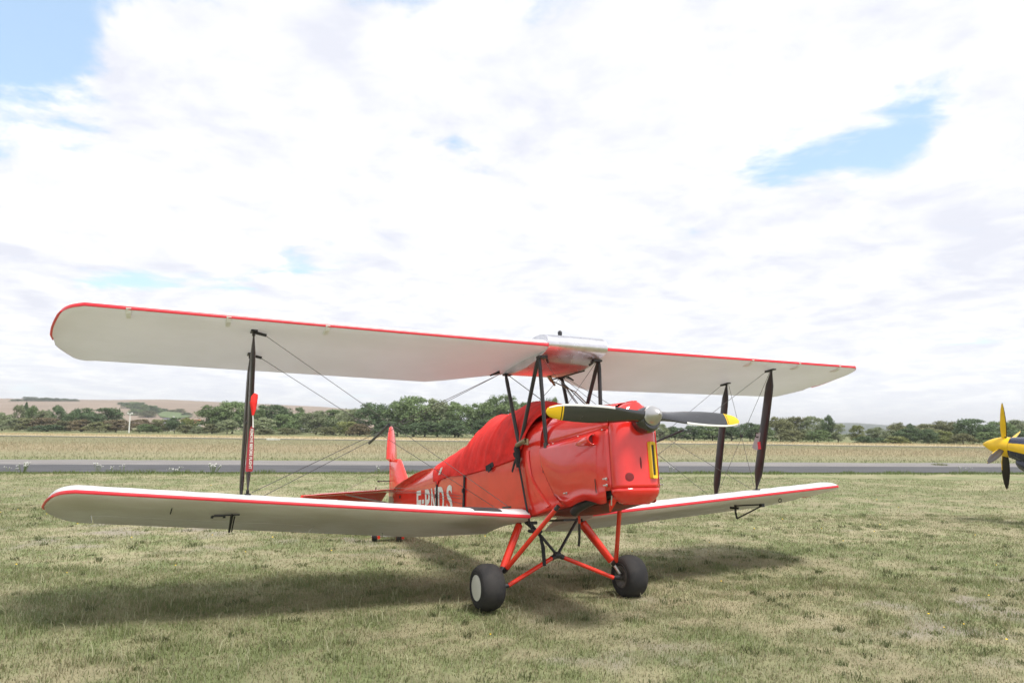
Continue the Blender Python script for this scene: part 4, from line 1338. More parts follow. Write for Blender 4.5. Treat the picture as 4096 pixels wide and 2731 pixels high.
# airspeed vane on the left front strut
b = MB(); c = Vector((-.165, 2.79, 1.56)); n = 10
arc = [(-.02, .095), (.028, .09)] + [(.03 - .0 * k, .0) for k in range(0)]
prof = [(.045, .10), (-.020, .095), (-.085, -.015), (-.11, -.055), (-.075, -.085), (-.02, -.105), (.045, -.115)]
b.loft([[c + Vector((x, -.010, z)) for x, z in prof], [c + Vector((x, -.004, z)) for x, z in prof]])
VANE = b.build('airspeed_vane', 'grey_plate', bp, smooth=False)
b = MB(); b.box(c + Vector((.012, -.014, -.048)), (.045, .004, .085)); b.build('vane_mark', 'red_trim', VANE)
b = MB(); b.tube([c + Vector((-.005 + .024 * math.cos(a), -.014, .075 + .028 * math.sin(a))) for a in [math.radians(40 + 28 * k) for k in range(11)]], .006, seg=6); b.build('vane_spring', 'black_metal', VANE)


# ---- red warning pennant tied to the right front strut
def pennant():
    root = empty('warning_pennant')
    root.matrix_world = bp.matrix_world @ Matrix.Translation((.315, -2.846, 1.195))
    tag(root, 'red warning pennant with white lettering hanging on the right wing strut', 'pennant')
    b = MB(); secs = []
    for z, x0, x1 in ((.0, .008, .056), (.02, .004, .058), (.20, .006, .050), (.32, .010, .042), (.345, .016, .034)):
        wob = .004 * math.sin(z * 19)
        secs.append([Vector((wob - .002, lerp(-.5, .5, 0) * 0 - x0 + .03, z)), Vector((wob - .002, .03 - x1, z)), Vector((wob + .002, .03 - x1, z)), Vector((wob + .002, .03 - x0, z))])
    # hangs facing forward, its width along the wing
    b.loft(secs); fl = b.build('streamer', 'pennant_red', root)
    v, f = glyph('REMOVE BEFORE FLIGHT')
    ax = [q[0] for q in v]; ay = [q[1] for q in v]; lx, hx, ly, hy = min(ax), max(ax), min(ay), max(ay)
    t = MB(); t.add([(.004 * math.sin(lerp(.33, .02, (a - lx) / (hx - lx)) * 19) + .0045, lerp(-.008, .013, (c - ly) / (hy - ly)) + .002, lerp(.325, .02, (a - lx) / (hx - lx))) for a, c, _ in v], f)
    t.build('lettering', 'off_white', root, smooth=False)
    c = MB(); c.tube([(0, .012, .335), (.004, .008, .40), (.01, .004, .44)], [.006, .004, .006], seg=6); c.build('cord', 'white_paint', root)
    k = MB(); k.tube([(-.0, .022, .60), (-.0, .012, .575), (.0, .006, .53), (.005, .008, .48), (.008, .006, .43)], [.016, .026, .030, .022, .010], seg=12, flat=.9); k.build('padded_sleeve', 'red_cloth', root)
pennant()

# ------------------------------------------------------------------ tail dolly, second aircraft, small things near by
def dolly():
    o = empty('tail_trolley', (-1.745, 10.72, 0)); o.rotation_euler = (0, 0, math.radians(5))
    tag(o, 'small red two-wheeled trolley with black tyres under the biplane tail', 'trolley')
    for sx in (-.17, .17):
        w = MB(); w.lathe((sx, 0, .075), (1, 0, 0), [(-.035, .05), (-.033, .068), (-.022, .075), (.022, .075), (.033, .068), (.035, .05)], 20); wh = w.build('wheel', 'tyre_rubber', o)
        h = MB(); h.lathe((sx, 0, .075), (1, 0, 0), [(-.038, .046), (.040, .046)], 14); h.build('rim', 'red_tube', wh)
    b = MB(); b.tube([(-.22, 0, .075), (.22, 0, .075)], .012, seg=8); b.build('axle', 'bare_metal', o)
    for sx in (-.11, .23):
        p = MB(); p.box((sx, 0, .13), (.030, .05, .18)); p.build('side_plate', 'red_tube', o)
    b = MB(); b.box((.05, .06, .21), (.36, .24, .03)); b.build('deck', 'red_tube', o)
dolly()


def second_aircraft():
    # nose frame: x forward, y left, z up, origin at the propeller hub
    fw = Vector((-.632, .773, 0)); pit = math.radians(7)
    f = (fw * math.cos(pit) + Vector((0, 0, 1)) * math.sin(pit)).normalized()
    lf = Vector((0, 0, 1)).cross(f).normalized(); up = f.cross(lf)
    hub = Vector((9.27, 13.95, 1.39))
    root = empty('yellow_nosed_aircraft')
    Mx = Matrix(((f.x, lf.x, up.x, 0), (f.y, lf.y, up.y, 0), (f.z, lf.z, up.z, 0), (0, 0, 0, 1)))
    g0 = Vector((hub.x - f.x * 2.0, hub.y - f.y * 2.0, 0))
    root.matrix_world = Matrix.Translation(g0) @ Mx
    tag(root, 'navy blue aircraft with yellow spinner and four-bladed propeller at the right edge', 'aeroplane')
    off = root.matrix_world.inverted() @ hub          # hub in the frame of the root
    def L(x, y, z): return off + Vector((x, y, z))
    s = MB(); s.lathe(L(-.10, 0, 0), (1, 0, 0), [(0, .188), (.06, .186), (.16, .172), (.26, .140), (.35, .095), (.42, .048), (.455, .018), (.465, .003)], 30)
    sp = s.build('spinner', 'yellow_paint', root)
    rot = math.radians(20)
    for k in range(4):
        a = rot + k * math.pi / 2
        d = Vector((0, math.sin(a), math.cos(a))); t_ = Vector((0, math.cos(a), -math.sin(a)))
        b = MB(); secs = []
        for r, ch, tw in ((.13, .09, 78), (.21, .105, 75), (.32, .130, 71), (.47, .135, 67), (.62, .115, 64), (.75, .080, 62), (.83, .042, 61), (.865, .012, 61)):
            tw = math.radians(tw); th = .03 * (1 - r * .75)
            e1 = Vector((-math.sin(tw), 0, 0)) + t_ * math.cos(tw); e2 = Vector((math.cos(tw), 0, 0)) + t_ * math.sin(tw)
            secs.append([L(.0, 0, 0) + d * r + e1 * ch / 2 * math.cos(w) + e2 * th / 2 * math.sin(w) for w in [2 * math.pi * j / 10 for j in range(10)]])
        b.loft(secs)
        o = b.build('propeller_blade', ['yellow_paint', 'dark_wood'], root)
        # yellow in front, dark on the back
        for p_ in o.data.polygons:
            p_.material_index = 0 if p_.normal.x > .08 else 1
    # cowling and fuselage: upper navy, yellow flash, lower navy
    st = [(-.105, .19, .19, .19), (-.25, .225, .215, .235), (-.5, .27, .25, .33), (-.9, .33, .30, .42), (-1.6, .37, .36, .47), (-2.6, .39, .50, .48), (-3.6, .36, .52, .42), (-5.0, .22, .36, .30), (-6.6, .06, .22, .16)]
    def ring(x, w, t, bt, a0, a1, n=9, gr=0.):
        out = []
        for k in range(n):
            a = math.radians(lerp(a0, a1, k / (n - 1)))
            out.append(L(x, (w + gr) * math.cos(a), (t + gr if math.sin(a) > 0 else bt + gr) * math.sin(a) - .045 * (-x - .1) * .3))
        return out
    for nm, a0, a1, m, gr in (('upper_fuselage', 26, 154, 'navy_paint', 0), ('yellow_flash', -14, 26, 'yellow_paint', .002), ('yellow_flash', 154, 194, 'yellow_paint', .002), ('lower_fuselage', 194, 346, 'navy_paint', 0)):
        b = MB(); b.loft([ring(x, w, t, bt, a0, a1, gr=gr) for x, w, t, bt in st], False, False); b.build(nm, m, root)
    b = MB(); b.add(ring(-.106, .19, .19, .19, 0, 360, 25)[:-1], [tuple(range(24))]); b.build('cowling_front', 'yellow_paint', root)
    b = MB(); secs = []
    for x, r, z in ((-.22, .07, -.245), (-.27, .11, -.265), (-.5, .19, -.31), (-1.0, .29, -.38), (-1.8, .34, -.40)):
        secs.append([L(x, r * 1.15 * math.cos(w), z + r * math.sin(w)) for w in [2 * math.pi * k / 18 for k in range(18)]])
    b.loft(secs); b.build('chin_intake', 'navy_paint', root)
    # canopy, wings, tail and legs behind
    b = MB(); secs = []
    for x, r in ((-2.3, .05), (-2.6, .22), (-3.1, .30), (-3.7, .26), (-4.3, .06)): secs.append([L(x, r * math.cos(w), .38 + r * 1.1 * math.sin(w)) for w in [math.pi * k / 12 for k in range(13)]])
    b.loft(secs, False, False); b.build('canopy', 'dark_mesh', root)
    for sg in (-1, 1):
        b = MB(); secs = []
        for y, x0, c in ((.25, -3.0, 1.6), (2.0, -3.2, 1.3), (3.6, -3.4, .95), (3.8, -3.55, .6)):
            secs.append([L(x0 - c * q, sg * y, -.32 + .09 * y + h) for q, h in ((0, 0), (.1, .06), (.35, .09), (.7, .05), (1, 0), (.6, -.03), (.2, -.04))])
        b.loft(secs); b.build('wing', 'navy_paint', root)
        b = MB(); secs = []
        for y, x0, c in ((.05, -5.9, .7), (1.1, -6.0, .5), (1.25, -6.1, .25)): secs.append([L(x0 - c * q, sg * y, .12 + h) for q, h in ((0, 0), (.3, .03), (1, 0), (.3, -.03))])
        b.loft(secs); b.build('tailplane', 'navy_paint', root)
        g = Vector((hub.x, hub.y, 0)) - f * 3.1 + lf * sg * 1.2; g.z = .22
        gl = root.matrix_world.inverted() @ g; tp = L(-3.3, sg * 1.1, -.22)
        tube('gear_leg', 'bare_metal', root, [tp, gl], .035, seg=10)
        w = MB(); w.lathe(gl, (0, 1, 0), [(-.06, .12), (-.05, .20), (0, .22), (.05, .20), (.06, .12)], 20); w.build('wheel', 'tyre_rubber', root)
    b = MB(); P = [(-5.7, .15), (-6.2, .9), (-6.5, 1.0), (-6.75, .9), (-6.8, .0)]; b.loft([[L(x, -.025, z) for x, z in P], [L(x, .025, z) for x, z in P]]); b.build('fin', 'navy_paint', root)
    t = root.matrix_world.inverted() @ Vector((hub.x - f.x * 6.4, hub.y - f.y * 6.4, .1))
    w = MB(); w.lathe(t, (0, 1, 0), [(-.03, .05), (0, .10), (.03, .05)], 14); w.tube([t, L(-6.2, 0, -.05)], .02, seg=8); w.build('tail_wheel', 'tyre_rubber', root)
second_aircraft()


def wildflower(x, y, h, n, sp, label):
    o = empty('white_wildflower', (x, y, 0)); tag(o, label, 'wildflower', 'white wildflowers along the taxiway edge')
    rr = random.Random(int(x * 91 + y)); s = MB(); f = MB()
    for i in range(max(3, int(n * .7))):
        a = rr.random() * 6.28; r = sp * math.sqrt(rr.random()); hh = h * (.6 + .4 * rr.random())
        p = Vector((r * math.cos(a), r * math.sin(a) * .6, hh))
        s.tube([(p.x * .4, p.y * .4, 0), p], .006, seg=4)
        for k in range(3):
            c = p + Vector((rr.uniform(-.05, .05), rr.uniform(-.05, .05), rr.uniform(-.02, .02)))
            f.lathe(c, (rr.uniform(-.4, .4), rr.uniform(-.6, -.1), 1), [(0, .003), (.006, .015), (.009, .002)], 6)
    s.build('stems', 'stem_green', o, split=False)['kind'] = 'stuff'; f.build('flower_heads', 'off_white', o, split=False)['kind'] = 'stuff'


mat('stem_green', (.14, .19, .07), .7)
def at_ground(u, v):
    d = px_dir(u, v); t = -CAM_H / d.z; return (d.x * t, d.y * t)
for u, v, h, n, sp, lb in ((45, 1889, .22, 7, .35, 'sparse white wildflowers by the taxiway, nearest the left edge'), (100, 1889, .34, 22, .22, 'dense white wildflower clump by the taxiway at far left'),
                           (395, 1890, .36, 9, .14, 'tall slim white wildflowers above the left wing, by the taxiway'), (450, 1892, .26, 4, .10, 'single short white wildflower stem left of the wing pennant, by the taxiway'),
                           (492, 1891, .30, 5, .12, 'thin pair of white wildflower stems between two clumps by the taxiway'), (705, 1893, .22, 12, .30, 'low wide patch of white wildflowers by the taxiway, left of the largest clump'),
                           (855, 1893, .34, 26, .28, 'largest white wildflower clump, by the taxiway left of the wing struts'), (1515, 1890, .26, 7, .2, 'small white wildflowers by the taxiway just left of the fin'),
                           (2685, 1895, .34, 8, .16, 'white wildflowers by the taxiway just right of the engine cowling'), (3840, 1889, .28, 7, .4, 'white wildflowers by the taxiway left of the yellow spinner'), (4085, 1890, .3, 7, .3, 'white wildflowers by the taxiway under the navy aircraft nose')):
    x, y = at_ground(u, v); wildflower(x, y - .1, h, n, sp, lb)

# weed tuft growing in the gravel shoulder
x, y = at_ground(3760, 1863)
n_ = 260
_a = RNG.random(n_) * 6.28; _d = np.sqrt(RNG.random(n_)) * .38
_o = blades('gravel_weed', x + _d * np.cos(_a), y + _d * np.sin(_a), .10 + .22 * RNG.random(n_) * (1 - _d * 1.5), .014 + .01 * RNG.random(n_), .8, np.array((.20, .21, .10)) * (.6 + .8 * RNG.random((n_, 1))), 'round grassy weed growing alone in the gravel shoulder', 'weed')
del _o['kind']

# ------------------------------------------------------------------ hills
def hill(name, prof, m, y0, y1, n=60):
    """prof: list of (u, v of the skyline at distance y1)"""
    us = np.linspace(prof[0][0], prof[-1][0], n); b = MB(); secs = []
    for u in us:
        v = interp(u, [p[0] for p in prof], [p[1] for p in prof])
        s = (u - 2044) / 2966; vh = 1718.8 + .01183 * (u - 2044)
        top = CAM_H + (vh - v) / 2966 * y1
        row = []
        for k in range(12):
            t = k / 11; y = lerp(y0, y1, t)
            row.append(Vector((s * y, y, -2 + (top + 2) * (1 - (1 - t) ** 1.7))))
        row.append(Vector((s * y1 * 1.2, y1 * 1.2, -4)))
        secs.append(row)
    b.loft(secs, False, False); o = b.build(name, m, angle=80); structure(o); return o


def field_mat(name, c1, c2, sc):
    m = bpy.data.materials.new(name); m.use_nodes = True
    T = NT(m.node_tree); b = T.n['Principled BSDF']; geo = T.new('ShaderNodeNewGeometry'); pos = geo.outputs['Position']
    mp = T.new('ShaderNodeMapping'); T.link(pos, mp.inputs[0]); mp.inputs['Scale'].default_value = (sc * .3, sc * .3, sc * 3)
    n = T.noise(mp.outputs[0], 1, 6, .65); T.link(T.mix(T.smooth(n, .3, .7), c1, c2), b.inputs['Base Color']); b.inputs['Roughness'].default_value = .95; b.inputs['Specular IOR Level'].default_value = .1
    return m


hill('ploughed_hill', [(-1600, 1640), (-600, 1600), (0, 1600), (200, 1603), (420, 1606), (640, 1604), (900, 1615), (1100, 1624), (1290, 1632), (1500, 1650), (1900, 1690), (2200, 1712)], field_mat('ploughed', (.225, .175, .135), (.285, .225, .175), .05), 430, 1250)
hill('wooded_hill', [(2300, 1730), (2700, 1712), (3000, 1698), (3250, 1692), (3420, 1692), (3560, 1702), (3750, 1712), (4300, 1716), (5200, 1735)], field_mat('far_wood', (.030, .052, .040), (.070, .085, .055), .08), 1200, 2600)
# green paddock on the hillside
def paddock():
    b = MB(); vs = []
    for u, v in ((625, 1655), (650, 1647), (700, 1648), (770, 1668), (700, 1676), (640, 1670)):
        s = (u - 2044) / 2966; vh = 1718.8 + .01183 * (u - 2044); y = 640
        vs.append((s * y, y, CAM_H + (vh - v) / 2966 * y))
    # lies on the slope: follow the hill's surface by sliding along the sight line until it meets it
    hl = bpy.data.objects['ploughed_hill']; dg = bpy.context.evaluated_depsgraph_get()
    out = []
    for p in vs:
        d = (Vector(p) - Vector((0, 0, CAM_H))).normalized()
        ok, loc, nrm, _ = hl.ray_cast(Vector((0, 0, CAM_H)), d, distance=4000)
        out.append((loc + Vector((0, 0, .6))) if ok else Vector(p))
    b.add(out, [tuple(range(len(out)))]); o = b.build('paddock', field_mat('pasture', (.11, .15, .07), (.15, .19, .09), .1), smooth=False); structure(o)
bpy.context.view_layer.update()
paddock()

# ------------------------------------------------------------------ trees
LEAF = {}
def leaf_mat(name, c1, c2):
    m = bpy.data.materials.new(name); m.use_nodes = True
    T = NT(m.node_tree); b = T.n['Principled BSDF']; out = T.n['Material Output']
    at = T.new('ShaderNodeVertexColor'); at.layer_name = 'shade'
    oi = T.new('ShaderNodeObjectInfo')
    c = T.mix(at.outputs[0], c1, c2)
    f = T.math('MULTIPLY_ADD', oi.outputs['Random'], .3, .85); cc = T.new('ShaderNodeCombineXYZ')
    for k in range(3): T.link(f, cc.inputs[k])
    c = T.mix(1.0, c, cc.outputs[0], 'MULTIPLY')
    T.link(c, b.inputs['Base Color']); b.inputs['Roughness'].default_value = .55; b.inputs['Specular IOR Level'].default_value = .35
    tr = T.new('ShaderNodeBsdfTranslucent'); T.link(c, tr.inputs[0]); mx = T.new('ShaderNodeMixShader'); mx.inputs[0].default_value = .25
    T.link(b.outputs[0], mx.inputs[1]); T.link(tr.outputs[0], mx.inputs[2]); T.link(mx.outputs[0], out.inputs[0])
    LEAF[name] = m
leaf_mat('green', (.095, .155, .055), (.235, .310, .130))
leaf_mat('dark', (.060, .108, .046), (.150, .215, .095))
leaf_mat('pale', (.175, .215, .110), (.315, .355, .200))
leaf_mat('olive', (.140, .155, .066), (.255, .262, .125))
leaf_mat('rust', (.150, .125, .066), (.240, .195, .110))
leaf_mat('yellow', (.175, .205, .066), (.290, .315, .115))
mat('bark', (.12, .095, .07), .9, var=.25, vscale=3, bump=.5, bscale=8)


def crown_mesh(name, env, nclump, nleaf, leaf, seed, inner=.35):
    """env(t, a) -> (radius 0..1, height 0..1); unit crown 1 high, about 1 wide, standing on z=0"""
    r = np.random.default_rng(seed)
    cs = []; rad = []
    for _ in range(nclump):
        t = r.random() ** .8; a = r.random() * 6.283
        R_, Z_ = env(t)
        q = math.sqrt(r.random()) * .86 + .05
        cs.append((R_ * q * math.cos(a), R_ * q * math.sin(a), Z_ + (r.random() - .5) * .05)); rad.append((.085 + .085 * r.random()) * (.55 + .6 * R_ / .5))
    cs = np.array(cs); rad = np.array(rad)
    pick = r.integers(0, nclump, nleaf)
    d = r.normal(size=(nleaf, 3)); d /= np.linalg.norm(d, axis=1)[:, None]
    d[:, 2] = np.where(d[:, 2] < -.35, -d[:, 2] * .6, d[:, 2])
    rr = rad[pick] * (inner + (1.08 - inner) * r.random(nleaf) ** .45)
    c = cs[pick] + d * rr[:, None]
    # leaves
    nrm = d * .7 + r.normal(size=(nleaf, 3)) * .55 + np.array((0, 0, .25)); nrm /= np.linalg.norm(nrm, axis=1)[:, None]
    t1 = np.cross(nrm, r.normal(size=(nleaf, 3))); t1 /= np.linalg.norm(t1, axis=1)[:, None] + 1e-9; t2 = np.cross(nrm, t1)
    s = leaf * (.6 + .8 * r.random(nleaf))[:, None]
    v = np.stack([c - t1 * s, c - t2 * s * .5 + t1 * s * .2, c + t1 * s, c + t2 * s * .55 - t1 * s * .1], 1)
    v[:, :, 2] = np.maximum(v[:, :, 2], .0)
    q = (np.arange(nleaf) * 4)[:, None] + np.array([[0, 1, 2, 3]])
    me = bpy.data.meshes.new(name)
    me.vertices.add(nleaf * 4); me.vertices.foreach_set('co', v.ravel()); me.loops.add(nleaf * 4); me.loops.foreach_set('vertex_index', q.ravel().astype(np.int32))
    me.polygons.add(nleaf); me.polygons.foreach_set('loop_start', np.arange(0, nleaf * 4, 4)); me.update(calc_edges=True)
    ca = me.color_attributes.new('shade', 'FLOAT_COLOR', 'POINT')
    sh = np.clip(.5 * r.random(nleaf) + .5 * r.random(nclump)[pick], 0, 1)
    ca.data.foreach_set('color', np.repeat(np.stack([sh, sh, sh, np.ones(nleaf)], 1), 4, 0).ravel())
    me.materials.append(LEAF['green'])
    return me


def E_round(t): return .5 * math.sin(math.pi * (.16 + .76 * t)) ** .6, .09 + .82 * t
def E_tall(t): return .5 * math.sin(math.pi * (.16 + .78 * t)) ** .7, .07 + .85 * t
def E_bush(t): return .5 * math.cos(math.pi / 2 * t * .9) ** .55, .05 + .80 * t
def E_cone(t): return .5 * (1 - t) ** .85 + .03, .06 + .88 * t
CROWN = {}
for k, (env, nc, nl, lf_) in {'round': (E_round, 62, 8500, .023), 'tall': (E_tall, 55, 6500, .023), 'bush': (E_bush, 60, 6000, .027), 'cone': (E_cone, 70, 5000, .024)}.items():
    CROWN[k] = [crown_mesh('crown', env, nc, nl, lf_, 100 + 7 * i + len(k)) for i in range(3 if k != 'cone' else 1)]


def trunk_mesh(seed, low):
    rr = random.Random(seed); b = MB()
    b.tube([(0, 0, 0), (.01, 0, .15), (-.01, .01, .35), (.01, 0, .6)], [.030, .024, .018, .006], seg=7)
    for k in range(6):
        a = rr.random() * 6.28; z = rr.uniform(.12 if low else .2, .5); e = Vector((math.cos(a) * .3, math.sin(a) * .3, z + rr.uniform(.1, .28)))
        b.tube([(0, 0, z), e * .5 + Vector((0, 0, z * .5 + .02)), e], [.012, .008, .003], seg=5)
    me = bpy.data.meshes.new('trunk'); me.from_pydata(b.v, [], b.f); me.materials.append(M('bark')); return me
TRUNK = {k: trunk_mesh(i, k == 'bush') for i, k in enumerate(('round', 'tall', 'bush', 'cone'))}

_tc = [0]
def tree(u, w, top, kind, colr, label, depth=1.0, group='trees and bushes behind the airfield', y=None, cat=None, base=0.):
    """u: where it stands across the view, w: its width and top: its skyline in photo pixels"""
    s = (u - 2044) / 2966; vh = 1718.8 + .01183 * (u - 2044)
    if y is None: y = 148 / (1 + .22 * s) * depth
    H_ = CAM_H + (vh - top) / 2966 * y - base; W_ = w / 2966 * y * 1.36
    nm = {'bush': 'bush', 'cone': 'conifer'}.get(kind, 'tree')
    o = empty(nm, (s * y, y, base)); o.scale = (W_, W_ * .9, H_); o.rotation_euler = (0, 0, (_tc[0] * 2.399) % 6.283)
    tag(o, label, cat or nm, group)
    k = _tc[0]; _tc[0] += 1
    tr = bpy.data.objects.new('trunk', TRUNK[kind]); COL.objects.link(tr); tr.parent = o
    cr = bpy.data.objects.new('crown', CROWN[kind][k % len(CROWN[kind])]); COL.objects.link(cr); cr.parent = o
    cr.material_slots[0].link = 'OBJECT'; cr.material_slots[0].material = LEAF[colr]
    return o


